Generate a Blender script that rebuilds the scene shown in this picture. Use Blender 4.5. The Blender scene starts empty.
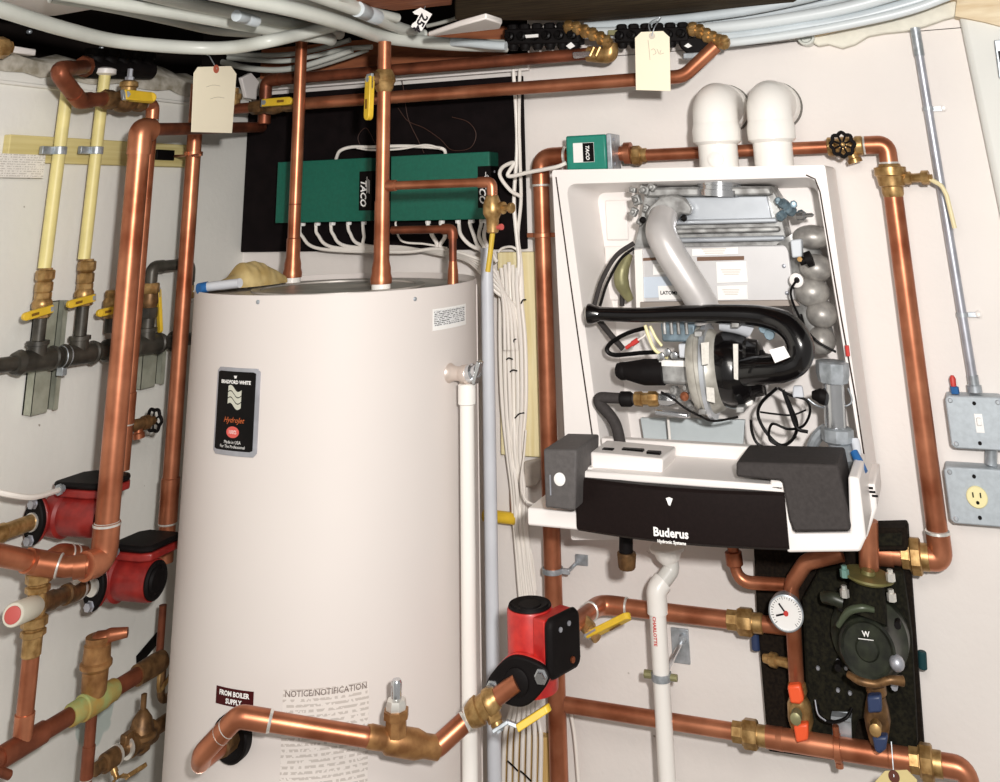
import bpy, math, random
from mathutils import Vector, Matrix
random.seed(7)
SC = bpy.context.scene
COL = SC.collection
V = Vector
# ------------------------------------------------------------------ camera model
CP = V((1.7406, -2.3, 1.70)); FP = 986.2; PX, PY = 527.57, -102.21
RX = V((0.9277533, 0.37216827, -0.0276512))      # rows: camera right, down, forward in world axes
RY = V((-0.13424511, 0.26367987, -0.9552231))
RZ = V((-0.34821267, 0.88992343, 0.29459164))
def ray(px, py): return RX*(px-PX) + RY*(py-PY) + RZ*FP
def B(px, py, d):                                 # point at distance d in front of the back wall (y = 0)
    r = ray(px, py); return CP + r*((2.3-d)/r.y)
def L(px, py, d):                                 # point at distance d in front of the left wall (x = 0)
    r = ray(px, py); return CP + r*((d-CP.x)/r.x)
def Z(px, py, z):
    r = ray(px, py); return CP + r*((z-CP.z)/r.z)
def proj(w):
    c = w-CP; k = FP/c.dot(RZ); return (PX+k*c.dot(RX), PY+k*c.dot(RY))
def rad(p, ax, w):                                # radius of a tube at p along ax that shows w pixels wide
    n = ax.cross(p-CP).normalized()*0.001
    a = proj(p); b = proj(p+n); return w/2*0.001/max(1e-6, math.hypot(a[0]-b[0], a[1]-b[1]))
def vto(p, py):                                   # point above or below p whose image row is py
    lo, hi = p.z-2.5, p.z+2.5
    for _ in range(40):
        m = (lo+hi)/2
        if proj(V((p.x, p.y, m)))[1] > py: lo = m
        else: hi = m
    return V((p.x, p.y, lo))
TC = V((0.5162, -0.3470, 0)); TR = 0.295; TZ = 1.542
def T(px, py, off=0.0):                           # point on the tank's jacket
    r = ray(px, py); q = V((r.x, r.y)); o = V((CP.x-TC.x, CP.y-TC.y)); R = TR+off
    a = q.dot(q); b = 2*q.dot(o); c = o.dot(o)-R*R; D = b*b-4*a*c
    t = (-b-math.sqrt(max(D, 0)))/2/a
    return CP + r*t
# ------------------------------------------------------------------ materials
MATS = {}
def mat(name, col, rough=0.5, metal=0.0, var=0.0, scale=20.0, col2=None, bump=0.0, coat=0.0, stretch=None, detail=4, lo=0.35, hi=0.65):
    if name in MATS: return MATS[name]
    m = bpy.data.materials.new(name); m.use_nodes = True; nt = m.node_tree; N = nt.nodes; Lk = nt.links
    b = N['Principled BSDF']; b.inputs['Roughness'].default_value = rough; b.inputs['Metallic'].default_value = metal
    b.inputs['Coat Weight'].default_value = coat
    if max(col) < .06 and metal < .1 and not coat: b.inputs['Specular IOR Level'].default_value = .12
    c = (*col, 1); b.inputs['Base Color'].default_value = c
    tc = N.new('ShaderNodeTexCoord'); mp = N.new('ShaderNodeMapping'); Lk.new(tc.outputs['Object'], mp.inputs['Vector'])
    if stretch: mp.inputs['Scale'].default_value = stretch
    nz = N.new('ShaderNodeTexNoise'); nz.inputs['Scale'].default_value = scale; nz.inputs['Detail'].default_value = detail
    Lk.new(mp.outputs['Vector'], nz.inputs['Vector'])
    if col2 or var:
        r = N.new('ShaderNodeValToRGB'); r.color_ramp.elements[0].position = lo; r.color_ramp.elements[1].position = hi
        c2 = col2 if col2 else tuple(min(1, x*(1+var)) for x in col)
        c1 = col if col2 else tuple(x*(1-var) for x in col)
        r.color_ramp.elements[0].color = (*c1, 1); r.color_ramp.elements[1].color = (*c2, 1)
        Lk.new(nz.outputs['Fac'], r.inputs['Fac']); Lk.new(r.outputs['Color'], b.inputs['Base Color'])
    if bump:
        bp = N.new('ShaderNodeBump'); bp.inputs['Strength'].default_value = bump; bp.inputs['Distance'].default_value = 0.002
        Lk.new(nz.outputs['Fac'], bp.inputs['Height']); Lk.new(bp.outputs['Normal'], b.inputs['Normal'])
    MATS[name] = m; return m
def srgb(r, g, b):
    f = lambda c: ((c/255+0.055)/1.055)**2.4 if c > 10 else c/255/12.92
    return (f(r), f(g), f(b))
COPPER = mat('copper', srgb(140, 76, 48), 0.36, 0.72, col2=srgb(204, 134, 100), scale=12, bump=0.08, lo=.3, hi=.7)
COPPER_D = mat('dull_copper', srgb(104, 56, 38), 0.45, 0.6, col2=srgb(150, 86, 60), scale=18, bump=0.08)
BRASS = mat('brass', srgb(142, 108, 62), 0.38, 0.65, col2=srgb(196, 160, 106), scale=60, bump=0.1)
BRASS_D = mat('old_brass', srgb(88, 64, 40), 0.45, 0.55, col2=srgb(134, 100, 64), scale=60, bump=0.1)
BRONZE = mat('bronze', srgb(136, 94, 56), 0.42, 0.6, col2=srgb(184, 138, 88), scale=40, bump=0.15)
SOLDER = mat('solder', srgb(225, 222, 215), 0.3, 0.6)
STEEL = mat('steel', srgb(176, 178, 186), 0.42, 0.6, var=0.12, scale=30)
CHROME = mat('chrome', srgb(210, 212, 215), 0.15, 0.9, var=0.05)
GALV = mat('galvanised', srgb(150, 156, 160), 0.4, 0.55, col2=srgb(190, 196, 202), scale=50)
STRUT = mat('strut_steel', srgb(150, 152, 136), 0.5, 0.3, col2=srgb(176, 178, 162), scale=30)
BLACKIRON = mat('black_iron', srgb(46, 44, 40), 0.42, 0.3, col2=srgb(82, 78, 70), scale=25, bump=0.2)
CAST = mat('cast_aluminium', srgb(120, 118, 116), 0.45, 0.5, col2=srgb(180, 180, 178), scale=35, bump=0.2)
ALU = mat('aluminium_sheet', srgb(170, 175, 182), 0.28, 0.6, col2=srgb(215, 220, 226), scale=6)
RED = mat('pump_red', srgb(166, 26, 26), 0.45, 0.0, col2=srgb(200, 44, 36), scale=40, bump=0.1, coat=0.3)
REDD = mat('pump_dark_red', srgb(122, 24, 22), 0.5, 0.0, col2=srgb(150, 36, 30), scale=40, bump=0.1, coat=0.2)
BLK = mat('black_plastic', srgb(13, 11, 11), 0.4, 0.0, var=0.2)
BLKM = mat('black_rubber', srgb(19, 16, 16), 0.6, 0.0, var=0.15, scale=40)
BLKG = mat('gloss_black', srgb(10, 8, 9), 0.22, 0.0, coat=0.5)
DGREY = mat('dark_grey_plastic', srgb(62, 58, 57), 0.7, 0.0, var=0.1, scale=150, bump=0.1)
MGREY = mat('control_grey', srgb(84, 80, 79), 0.7, 0.0, var=0.1, scale=150, bump=0.1)
GREEN = mat('controller_green', srgb(16, 96, 78), 0.45, 0.0, var=0.08, scale=120)
GREENB = mat('zone_valve_green', srgb(28, 128, 110), 0.4, 0.0, var=0.06, scale=60)
YEL = mat('yellow_vinyl', srgb(222, 184, 52), 0.4, 0.0, var=0.08, scale=40)
YELT = mat('yellow_gas_jacket', srgb(224, 210, 142), 0.45, 0.0, var=0.06, scale=30)
WHT = mat('white_enamel', srgb(238, 232, 228), 0.35, 0.0, var=0.02, scale=4)
PVC = mat('white_pvc', srgb(240, 236, 230), 0.3, 0.0, var=0.02, scale=5)
PVCG = mat('pale_grey_pvc', srgb(205, 208, 214), 0.35, 0.0, var=0.04, scale=12)
PEX = mat('pale_pex', srgb(206, 208, 200), 0.35, 0.0, var=0.05, scale=12)
PEXB = mat('blue_grey_pex', srgb(196, 204, 208), 0.35, 0.0, var=0.06, scale=12)
WIRE = mat('white_cable', srgb(238, 232, 224), 0.45, 0.0)
TAGM = mat('tag_card', srgb(240, 230, 205), 0.8, 0.0, var=0.02, scale=9)
TAGY = mat('yellow_tag_card', srgb(214, 196, 140), 0.8, 0.0, var=0.03, scale=9)
INK = mat('ink', srgb(40, 36, 40), 0.7)
PENCIL = mat('pencil', srgb(190, 180, 165), 0.8)
WPRINT = mat('white_print', srgb(240, 238, 235), 0.5)
PLY = mat('plywood_yellow', srgb(200, 184, 122), 0.75, 0.0, col2=srgb(214, 200, 142), scale=10, stretch=(1, 0.3, 12))
WOODY = mat('pale_yellow_wood', srgb(218, 202, 150), 0.75, 0.0, col2=srgb(234, 222, 180), scale=8, stretch=(14, 14, 0.6))
WOODR = mat('red_brown_wood', srgb(128, 70, 44), 0.8, 0.0, col2=srgb(160, 96, 60), scale=10, stretch=(1, 8, 8))
WOODD = mat('dark_joist_wood', srgb(58, 48, 36), 0.85, 0.0, col2=srgb(80, 68, 50), scale=10, stretch=(1, 8, 8))
WOODL = mat('light_wood', srgb(206, 182, 146), 0.8, 0.0, col2=srgb(228, 212, 182), scale=10, stretch=(1, 6, 6))
DARK = mat('void_shade_wood', srgb(22, 17, 15), 0.9, 0.0, var=0.3, scale=6)  # near-black tone paints the darkness of the joist bays into the wood
BOARD = mat('black_painted_board', srgb(17, 11, 12), 0.85, 0.0, var=0.25, scale=30)
FOAM = mat('black_epp_foam', srgb(20, 15, 12), 0.9, 0.0, col2=srgb(34, 27, 20), scale=180)
ORANGE = mat('orange_plastic', srgb(238, 92, 48), 0.45)
BLUE = mat('blue_plastic', srgb(44, 58, 92), 0.45)
TEAL = mat('teal_plastic', srgb(30, 62, 66), 0.5)
OLIVE = mat('olive_metal', srgb(146, 142, 104), 0.45, 0.4, var=0.15, scale=40)
CREAM = mat('cream_plastic', srgb(236, 226, 172), 0.45)
REDP = mat('red_plastic', srgb(200, 62, 56), 0.5)
PUTTY = mat('tan_cloth', srgb(170, 142, 84), 0.9, 0.0, col2=srgb(206, 184, 130), scale=18, bump=0.6)
BLUEC = mat('blue_cap', srgb(36, 96, 156), 0.5)
LIME = mat('verdigris', srgb(150, 170, 110), 0.7, 0.2, col2=srgb(176, 140, 70), scale=30)
GRYB = mat('box_grey', srgb(176, 184, 190), 0.5, 0.2, var=0.06, scale=120)
CLEAR = mat('clear_hose', srgb(190, 194, 200), 0.25, 0.0, var=0.04)
SILVERP = mat('silver_flue', srgb(196, 192, 190), 0.35, 0.25, var=0.04, scale=30)

def wall_mat(name, a, b, stains=()):
    m = bpy.data.materials.new(name); m.use_nodes = True; nt = m.node_tree; N = nt.nodes; Lk = nt.links
    bs = N['Principled BSDF']; bs.inputs['Roughness'].default_value = 0.85
    ge = N.new('ShaderNodeNewGeometry')
    n1 = N.new('ShaderNodeTexNoise'); n1.inputs['Scale'].default_value = 2.2; n1.inputs['Detail'].default_value = 6
    Lk.new(ge.outputs['Position'], n1.inputs['Vector'])
    r = N.new('ShaderNodeValToRGB'); r.color_ramp.elements[0].position = .3; r.color_ramp.elements[1].position = .7
    r.color_ramp.elements[0].color = (*a, 1); r.color_ramp.elements[1].color = (*b, 1)
    Lk.new(n1.outputs['Fac'], r.inputs['Fac']); cur = r.outputs['Color']
    # sparse dark flecks
    n3 = N.new('ShaderNodeTexNoise'); n3.inputs['Scale'].default_value = 38; n3.inputs['Detail'].default_value = 2
    Lk.new(ge.outputs['Position'], n3.inputs['Vector'])
    r3 = N.new('ShaderNodeValToRGB'); r3.color_ramp.elements[0].position = .76; r3.color_ramp.elements[1].position = .8
    Lk.new(n3.outputs['Fac'], r3.inputs['Fac'])
    mx = N.new('ShaderNodeMixRGB'); mx.inputs['Color2'].default_value = (*srgb(150, 140, 128), 1)
    Lk.new(r3.outputs['Color'], mx.inputs['Fac']); Lk.new(cur, mx.inputs['Color1']); cur = mx.outputs['Color']
    for (p, rad_, col) in stains:
        d = N.new('ShaderNodeVectorMath'); d.operation = 'DISTANCE'; d.inputs[1].default_value = p
        nn = N.new('ShaderNodeTexNoise'); nn.inputs['Scale'].default_value = 22; Lk.new(ge.outputs['Position'], nn.inputs['Vector'])
        Lk.new(ge.outputs['Position'], d.inputs[0])
        ad = N.new('ShaderNodeMath'); ad.operation = 'MULTIPLY_ADD'; ad.inputs[1].default_value = rad_*.7
        Lk.new(nn.outputs['Fac'], ad.inputs[0]); Lk.new(d.outputs['Value'], ad.inputs[2])
        mr = N.new('ShaderNodeMapRange'); mr.inputs['From Min'].default_value = rad_*1.38; mr.inputs['From Max'].default_value = rad_*1.3
        mr.inputs['To Min'].default_value = 0; mr.inputs['To Max'].default_value = .75
        Lk.new(ad.outputs[0], mr.inputs['Value'])
        mx = N.new('ShaderNodeMixRGB'); mx.inputs['Color2'].default_value = (*col, 1)
        Lk.new(mr.outputs['Result'], mx.inputs['Fac']); Lk.new(cur, mx.inputs['Color1']); cur = mx.outputs['Color']
    Lk.new(cur, bs.inputs['Base Color'])
    n2 = N.new('ShaderNodeTexNoise'); n2.inputs['Scale'].default_value = 60; n2.inputs['Detail'].default_value = 5
    Lk.new(ge.outputs['Position'], n2.inputs['Vector'])
    bp = N.new('ShaderNodeBump'); bp.inputs['Strength'].default_value = .25; bp.inputs['Distance'].default_value = .003
    Lk.new(n2.outputs['Fac'], bp.inputs['Height']); Lk.new(bp.outputs['Normal'], bs.inputs['Normal'])
    return m
def printed_mat(name, paper, ink, rows, sx):
    """paper printed with rows of small unreadable type (object z = rows)"""
    m = bpy.data.materials.new(name); m.use_nodes = True; nt = m.node_tree; N = nt.nodes; Lk = nt.links
    bs = N['Principled BSDF']; bs.inputs['Roughness'].default_value = .7
    tc = N.new('ShaderNodeTexCoord'); sp = N.new('ShaderNodeSeparateXYZ'); Lk.new(tc.outputs['Object'], sp.inputs[0])
    w = N.new('ShaderNodeMath'); w.operation = 'MULTIPLY'; w.inputs[1].default_value = rows; Lk.new(sp.outputs['Z'], w.inputs[0])
    fr = N.new('ShaderNodeMath'); fr.operation = 'FRACT'; Lk.new(w.outputs[0], fr.inputs[0])
    gt = N.new('ShaderNodeMath'); gt.operation = 'GREATER_THAN'; gt.inputs[1].default_value = .5; Lk.new(fr.outputs[0], gt.inputs[0])
    mp = N.new('ShaderNodeMapping'); mp.inputs['Scale'].default_value = (sx, sx, rows); Lk.new(tc.outputs['Object'], mp.inputs['Vector'])
    nz = N.new('ShaderNodeTexNoise'); nz.inputs['Scale'].default_value = 1; nz.inputs['Detail'].default_value = 1; Lk.new(mp.outputs[0], nz.inputs['Vector'])
    g2 = N.new('ShaderNodeMath'); g2.operation = 'GREATER_THAN'; g2.inputs[1].default_value = .47; Lk.new(nz.outputs['Fac'], g2.inputs[0])
    mu = N.new('ShaderNodeMath'); mu.operation = 'MULTIPLY'; Lk.new(gt.outputs[0], mu.inputs[0]); Lk.new(g2.outputs[0], mu.inputs[1])
    mx = N.new('ShaderNodeMixRGB'); mx.inputs['Color1'].default_value = (*paper, 1); mx.inputs['Color2'].default_value = (*ink, 1)
    Lk.new(mu.outputs[0], mx.inputs['Fac']); Lk.new(mx.outputs[0], bs.inputs['Base Color'])
    return m
# ------------------------------------------------------------------ mesh builder
def frame(ax):
    ax = ax.normalized(); u = ax.cross(V((0, 0, 1)))
    if u.length < 0.05: u = ax.cross(V((0, 1, 0)))
    u.normalize(); return u, ax.cross(u).normalized()
def rootloc(o):
    while o.parent: o = o.parent
    return o.location.copy()
class M:
    def __init__(s): s.v = []; s.f = []; s.mi = []; s.mats = []
    def sl(s, m):
        if m not in s.mats: s.mats.append(m)
        return s.mats.index(m)
    def add(s, vs, fs, m):
        o = len(s.v); s.v += [V(x) for x in vs]; k = s.sl(m)
        for f in fs: s.f.append([i+o for i in f]); s.mi.append(k)
        return s
    def tube(s, path, r, m, seg=14, caps=True):
        n = len(path); rs = r if isinstance(r, (list, tuple)) else [r]*n
        tg = []
        for i in range(n):
            a = path[max(0, i-1)]; b = path[min(n-1, i+1)]; t = b-a
            tg.append(t.normalized() if t.length > 1e-9 else V((0, 0, 1)))
        u, w = frame(tg[0]); vs = []
        for i in range(n):
            if i:
                q = tg[i-1].rotation_difference(tg[i]); u = q @ u
            u = (u - tg[i]*u.dot(tg[i])).normalized(); w = tg[i].cross(u)
            for k in range(seg):
                a = 2*math.pi*k/seg; vs.append(path[i]+(u*math.cos(a)+w*math.sin(a))*rs[i])
        fs = [[i*seg+k, i*seg+(k+1) % seg, (i+1)*seg+(k+1) % seg, (i+1)*seg+k] for i in range(n-1) for k in range(seg)]
        if caps: fs += [list(range(seg))[::-1], [(n-1)*seg+k for k in range(seg)]]
        return s.add(vs, fs, m)
    def lathe(s, o, ax, prof, m, seg=24, ph=0.0, caps=True):
        ax = ax.normalized(); u, w = frame(ax); vs = []; n = len(prof)
        for h, r in prof:
            for k in range(seg):
                a = ph+2*math.pi*k/seg; vs.append(o+ax*h+(u*math.cos(a)+w*math.sin(a))*r)
        fs = [[i*seg+k, i*seg+(k+1) % seg, (i+1)*seg+(k+1) % seg, (i+1)*seg+k] for i in range(n-1) for k in range(seg)]
        if caps: fs += [list(range(seg))[::-1], [(n-1)*seg+k for k in range(seg)]]
        return s.add(vs, fs, m)
    def box(s, c, hx, hy, hz, m):                 # half-extent vectors
        vs = [c+hx*a+hy*b+hz*d for d in (-1, 1) for b in (-1, 1) for a in (-1, 1)]
        return s.add(vs, [[0, 2, 3, 1], [4, 5, 7, 6], [0, 1, 5, 4], [2, 6, 7, 3], [0, 4, 6, 2], [1, 3, 7, 5]], m)
    def prism(s, pts, off, m):
        n = len(pts); vs = list(pts)+[p+off for p in pts]
        return s.add(vs, [list(range(n))[::-1], [n+i for i in range(n)]]+[[i, (i+1) % n, n+(i+1) % n, n+i] for i in range(n)], m)
    def ring(s, o, ax, R, r, m, seg=28, sg=8, a0=0, a1=2*math.pi):
        u, w = frame(ax); full = abs(a1-a0-2*math.pi) < 1e-6
        pts = [o+(u*math.cos(a0+(a1-a0)*i/seg)+w*math.sin(a0+(a1-a0)*i/seg))*R for i in range(seg+1)]
        return s.tube(pts, r, m, sg, caps=not full)
    def ball(s, c, r, m, seg=16, sc=(1, 1, 1)):
        vs = []; rg = seg//2
        for i in range(rg+1):
            t = math.pi*i/rg
            for k in range(seg):
                a = 2*math.pi*k/seg
                vs.append(c+V((math.sin(t)*math.cos(a)*sc[0], math.sin(t)*math.sin(a)*sc[1], math.cos(t)*sc[2]))*r)
        fs = [[i*seg+k, (i+1)*seg+k, (i+1)*seg+(k+1) % seg, i*seg+(k+1) % seg] for i in range(rg) for k in range(seg)]
        return s.add(vs, fs, m)
    def build(s, name, parent=None, bevel=0.0, sharp=35, bseg=2):
        me = bpy.data.meshes.new(name)
        if parent is None:
            lo = V((min(v.x for v in s.v), min(v.y for v in s.v), min(v.z for v in s.v))); hi = V((max(v.x for v in s.v), max(v.y for v in s.v), 0))
            loc = V(((lo.x+hi.x)/2, (lo.y+hi.y)/2, lo.z))
        else: loc = rootloc(parent)
        me.from_pydata([tuple(v-loc) for v in s.v], [], s.f)
        for m in s.mats: me.materials.append(m)
        me.polygons.foreach_set('material_index', s.mi)
        import bmesh
        bm = bmesh.new(); bm.from_mesh(me); bmesh.ops.recalc_face_normals(bm, faces=bm.faces); bm.to_mesh(me); bm.free()
        me.polygons.foreach_set('use_smooth', [True]*len(me.polygons))
        me.set_sharp_from_angle(angle=math.radians(sharp)); me.update()
        o = bpy.data.objects.new(name, me); COL.objects.link(o)
        if parent is None: o.location = loc
        else: o.parent = parent
        if bevel:
            b = o.modifiers.new('bevel', 'BEVEL'); b.width = bevel; b.segments = bseg; b.limit_method = 'ANGLE'; b.angle_limit = math.radians(40)
        return o
def tag(o, label, cat, group=None):
    o['label'] = label; o['category'] = cat
    if group: o['group'] = group
    return o
def struct(o): o['kind'] = 'structure'; return o
def thing(name, label, cat, loc, group=None):
    o = bpy.data.objects.new(name, None); COL.objects.link(o); o.location = loc; o.empty_display_size = .02
    return tag(o, label, cat, group)
def fil(pts, R, n=7):
    if len(pts) < 3 or R <= 0: return list(pts)
    out = [pts[0]]
    for i in range(1, len(pts)-1):
        a, b, c = pts[i-1], pts[i], pts[i+1]; d1 = (a-b); d2 = (c-b)
        l1, l2 = d1.length, d2.length; d1.normalize(); d2.normalize()
        ang = d1.angle(d2); t = min(R/math.tan(max(ang/2, .05)), l1*.49, l2*.49)
        p0 = b+d1*t; p1 = b+d2*t
        for k in range(n+1):
            s = k/n; out.append(p0*(1-s)**2+b*2*s*(1-s)+p1*s*s)
    out.append(pts[-1]); return out
def spline(pts, n=8):                             # Catmull-Rom
    P = [pts[0]*2-pts[1]]+list(pts)+[pts[-1]*2-pts[-2]]; out = []
    for i in range(1, len(P)-2):
        for k in range(n):
            t = k/n; a, b, c, d = P[i-1], P[i], P[i+1], P[i+2]
            out.append(.5*((2*b)+(c-a)*t+(2*a-5*b+4*c-d)*t*t+(3*b-a-3*c+d)*t**3))
    out.append(pts[-1]); return out
def pipe(name, label, cat, pts, r, m=None, elbows=True, group=None, R=None, ring=True, em=None, extra=(), parts=True):
    m = m or COPPER; em = em or m; R = R or r*1.9
    if len(pts) == 2 and not extra:
        return tag(M().tube(pts, r, m, 18).build(name), label, cat, group)
    root = thing(name, label, cat, min(pts, key=lambda p: p.z), group)
    M().tube(fil(pts, R), r, m, 18).build('pipe', root)
    if elbows:
        for i in range(1, len(pts)-1):
            a, b, c = pts[i-1], pts[i], pts[i+1]; d1 = a-b; d2 = c-b; l1 = d1.length; l2 = d2.length; d1.normalize(); d2.normalize()
            ang = d1.angle(d2)
            if ang > 2.9: continue
            t = min(R/math.tan(ang/2), l1*.49, l2*.49)
            s1 = min(t+r*1.5, l1*.95); s2 = min(t+r*1.5, l2*.95)
            mb = M().tube(fil([b+d1*s1, b, b+d2*s2], R), r*1.13, em, 18)
            if ring:
                for d, s in ((d1, s1), (d2, s2)): mb.lathe(b+d*(s-r*.12), d, [(0, r*1.17), (r*.22, r*1.14), (r*.3, r*1.0)], SOLDER, 18)
            mb.build('elbow', root)
    for (p, ax, ln, nm) in extra:                 # couplings
        ax = ax.normalized()
        mb = M().lathe(p-ax*ln/2, ax, [(0, r*1.05), (r*.1, r*1.16), (ln*.45, r*1.14), (ln*.55, r*1.14), (ln-r*.1, r*1.16), (ln, r*1.05)], em, 18)
        if ring: mb.lathe(p-ax*(ln/2+r*.2), ax, [(0, r*1.0), (r*.1, r*1.12), (r*.25, r*1.12)], SOLDER, 18)
        mb.build(nm, root)
    return root
def curve_thing(name, label, pts, r, m, cat='cable', group=None, seg=8, n=8):
    return tag(M().tube(spline(pts, n), r, m, seg).build(name), label, cat, group)
def text(s, parent, o, right, up, size, m, name='lettering', align='CENTER', fn=None, ext=.0004, bold=0.0, shear=0.0):
    cu = bpy.data.curves.new('t', 'FONT'); cu.body = s; cu.size = size; cu.align_x = align; cu.align_y = 'CENTER'; cu.extrude = 0; cu.shear = shear
    cu.offset = bold; cu.resolution_u = 2
    ob = bpy.data.objects.new('t', cu); dg = bpy.context.evaluated_depsgraph_get()
    me0 = bpy.data.meshes.new_from_object(ob, depsgraph=dg) if False else ob.to_mesh()
    vs = [v.co.copy() for v in me0.vertices]; fs = [list(p.vertices) for p in me0.polygons]; ob.to_mesh_clear()
    bpy.data.objects.remove(ob); bpy.data.curves.remove(cu)
    nrm = right.cross(up).normalized()
    W = [fn(v.x, v.y) if fn else o+right.normalized()*v.x+up.normalized()*v.y+nrm*ext for v in vs]
    me = bpy.data.meshes.new(name); loc = rootloc(parent)
    me.from_pydata([tuple(w-loc) for w in W], [], fs); me.materials.append(m); me.update()
    t = bpy.data.objects.new(name, me); COL.objects.link(t); t.parent = parent
    return t
def hexprof(h0, h1, r): return [(h0, r*.9), (h0+(h1-h0)*.12, r), (h1-(h1-h0)*.12, r), (h1, r*.9)]
def handle_lever(root, p, stem, hdir, sl, hl, w, hm=None, bend=.25, mm=None):
    """stem from p along stem, then flat lever with a vinyl sleeve"""
    mm = mm or BRASS; hm = hm or YEL; stem = stem.normalized(); hdir = hdir.normalized(); side = stem.cross(hdir).normalized()
    M().lathe(p, stem, [(0, w*.55), (sl*.55, w*.55), (sl*.56, w*.4), (sl, w*.4)], mm, 14).build('stem', root)
    t = p+stem*sl; th = w*.16
    b1 = t+hdir*w*.9; b2 = b1+hdir*hl*.18+stem*hl*bend*.5; b3 = b2+hdir*(hl*.82-w)
    mb = M()
    def slab(a, b, ww, tt, m_):
        d = (b-a); k = stem.cross(d).normalized() if stem.cross(d).length > 1e-6 else side; nn = d.cross(k).normalized()
        mb.box((a+b)/2, d/2, k*ww/2, nn*tt, m_)
    slab(t-hdir*w*.55, b1+hdir*w*.1, w, th, GALV if hm is YEL else mm); slab(b1, b2, w*.8, th, GALV if hm is YEL else mm)
    lev = mb.build('lever', root, bevel=w*.06)
    mb = M(); slab(t-hdir*w*.3 if bend <= .1 else b2-hdir*w*.2, b3, w*1.0, th*1.8, hm); mb.lathe(b3-stem*th*1.8, stem, [(0, w*.5), (th*3.6, w*.5)], hm, 14)
    mb.build('grip_sleeve', lev, bevel=w*.08)
    M().lathe(t-stem*th, stem, [(0, w*.34), (w*.5, w*.34)], GALV, 6).build('handle_nut', lev)
    if hm is YEL: M().box((b2+b3)/2-hdir*w*.1+stem*th*1.9, hdir*(b3-b2).length*.24, hdir.cross(stem)*w*.16, stem*.0003, mat('lever_print', srgb(120, 84, 20), .6)).build('lever_print', lev)
    return lev
def ball_valve(name, label, p0, p1, r, stem, hdir, hl, group=None, m=None, hm=None, hw=None, sl=None, cat='valve', bend=.25):
    m = m or BRASS; ax = p1-p0; ln = ax.length; ax.normalize()
    root = thing(name, label, cat, min(p0, p1, key=lambda p: p.z), group)
    mb = M().lathe(p0, ax, hexprof(0, ln*.26, r*1.55), m, 8)
    mb.lathe(p0, ax, [(ln*.24, r*1.2), (ln*.3, r*1.35), (ln*.4, r*1.7), (ln*.5, r*1.8), (ln*.6, r*1.7), (ln*.72, r*1.3), (ln*.76, r*1.2)], m, 20)
    mb.lathe(p0, ax, hexprof(ln*.74, ln, r*1.45), m, 8); mb.build('body', root, sharp=30)
    c = (p0+p1)/2; stem = stem.normalized(); hw = hw or r*1.3
    M().lathe(c+stem*r*1.3, stem, [(0, r*1.0), (r*.7, r*.9), (r*.75, r*.7), (r*1.1, r*.7)], m, 8).build('bonnet', root)
    handle_lever(root, c+stem*r*2.2, stem, hdir, sl or r*1.3, hl, hw, hm, bend, m)
    return root
def union(name, label, p, ax, r, ln, group=None, m=None, cat='pipe union'):
    m = m or BRASS; ax = ax.normalized(); o = p-ax*ln/2
    root = thing(name, label, cat, p, group)
    M().lathe(o, ax, [(0, r*1.1), (ln*.02, r*1.3), (ln*.28, r*1.3), (ln*.3, r*1.5), (ln*.34, r*1.5)], m, 8).build('tailpiece', root)
    M().lathe(o, ax, [(ln*.7, r*1.25), (ln*.97, r*1.25), (ln, r*1.1)], m, 20).build('tailpiece', root)
    M().lathe(o, ax, hexprof(ln*.32, ln*.72, r*1.75), m, 8, ph=.2).build('union_nut', root)
    return root
def handwheel(root, p, ax, r, m=BLKM, lobes=6):
    ax = ax.normalized(); u, w = frame(ax); mb = M()
    pts = [p+(u*math.cos(a)+w*math.sin(a))*r*(1+.09*math.cos(lobes*a)) for a in [2*math.pi*k/48 for k in range(49)]]
    mb.tube(pts, r*.17, m, 8, caps=False)
    for k in range(lobes):
        a = 2*math.pi*(k+.5)/lobes; mb.tube([p-ax*r*.08, p+(u*math.cos(a)+w*math.sin(a))*r], r*.1, m, 6)
    mb.lathe(p-ax*r*.2, ax, [(0, r*.3), (r*.35, r*.3)], m, 14)
    h = mb.build('handwheel', root); M().lathe(p+ax*r*.1, ax, [(0, r*.2), (r*.2, r*.2), (r*.25, r*.1)], BRASS, 6).build('wheel_nut', h); return h
UP = V((0, 0, 1)); OUTL = V((1, 0, 0)); OUTB = V((0, -1, 0)); YY = V((0, 1, 0)); XX = V((1, 0, 0))
# ================================================================== THE SETTING
CEIL = 2.17
W_A, W_B = srgb(220, 219, 212), srgb(233, 231, 225)
_st = L(96, 716, 0)
MW = wall_mat('white_painted_masonry', W_A, W_B, [((_st.x, _st.y, _st.z), .052, srgb(176, 192, 186))])
MWB = wall_mat('white_painted_back_wall', srgb(224, 217, 212), srgb(234, 228, 223))
MPIER = wall_mat('cool_white_pier', srgb(216, 216, 211), srgb(228, 227, 221))
PLAST = mat('rough_plaster', srgb(150, 142, 124), 0.95, 0.0, col2=srgb(206, 200, 188), scale=30, bump=1.0)
MFLOOR = mat('concrete_floor', srgb(120, 114, 106), 0.9, 0.0, col2=srgb(150, 144, 134), scale=5, bump=0.3)
XR = B(985, 300, 0).x+.02
struct(M().box(V((-.1, -1.5, 1.0)), XX*.1, YY*1.5, UP*1.0, MW).build('wall_left'))
struct(M().box(V((1.05, .1, 1.015)), XX*1.25, YY*.1, UP*1.015, MWB).build('wall_back'))
struct(M().box(V((1.45, .1, 2.101)), XX*.62, YY*.1, UP*.069, MWB).build('wall_back_upper'))
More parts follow.
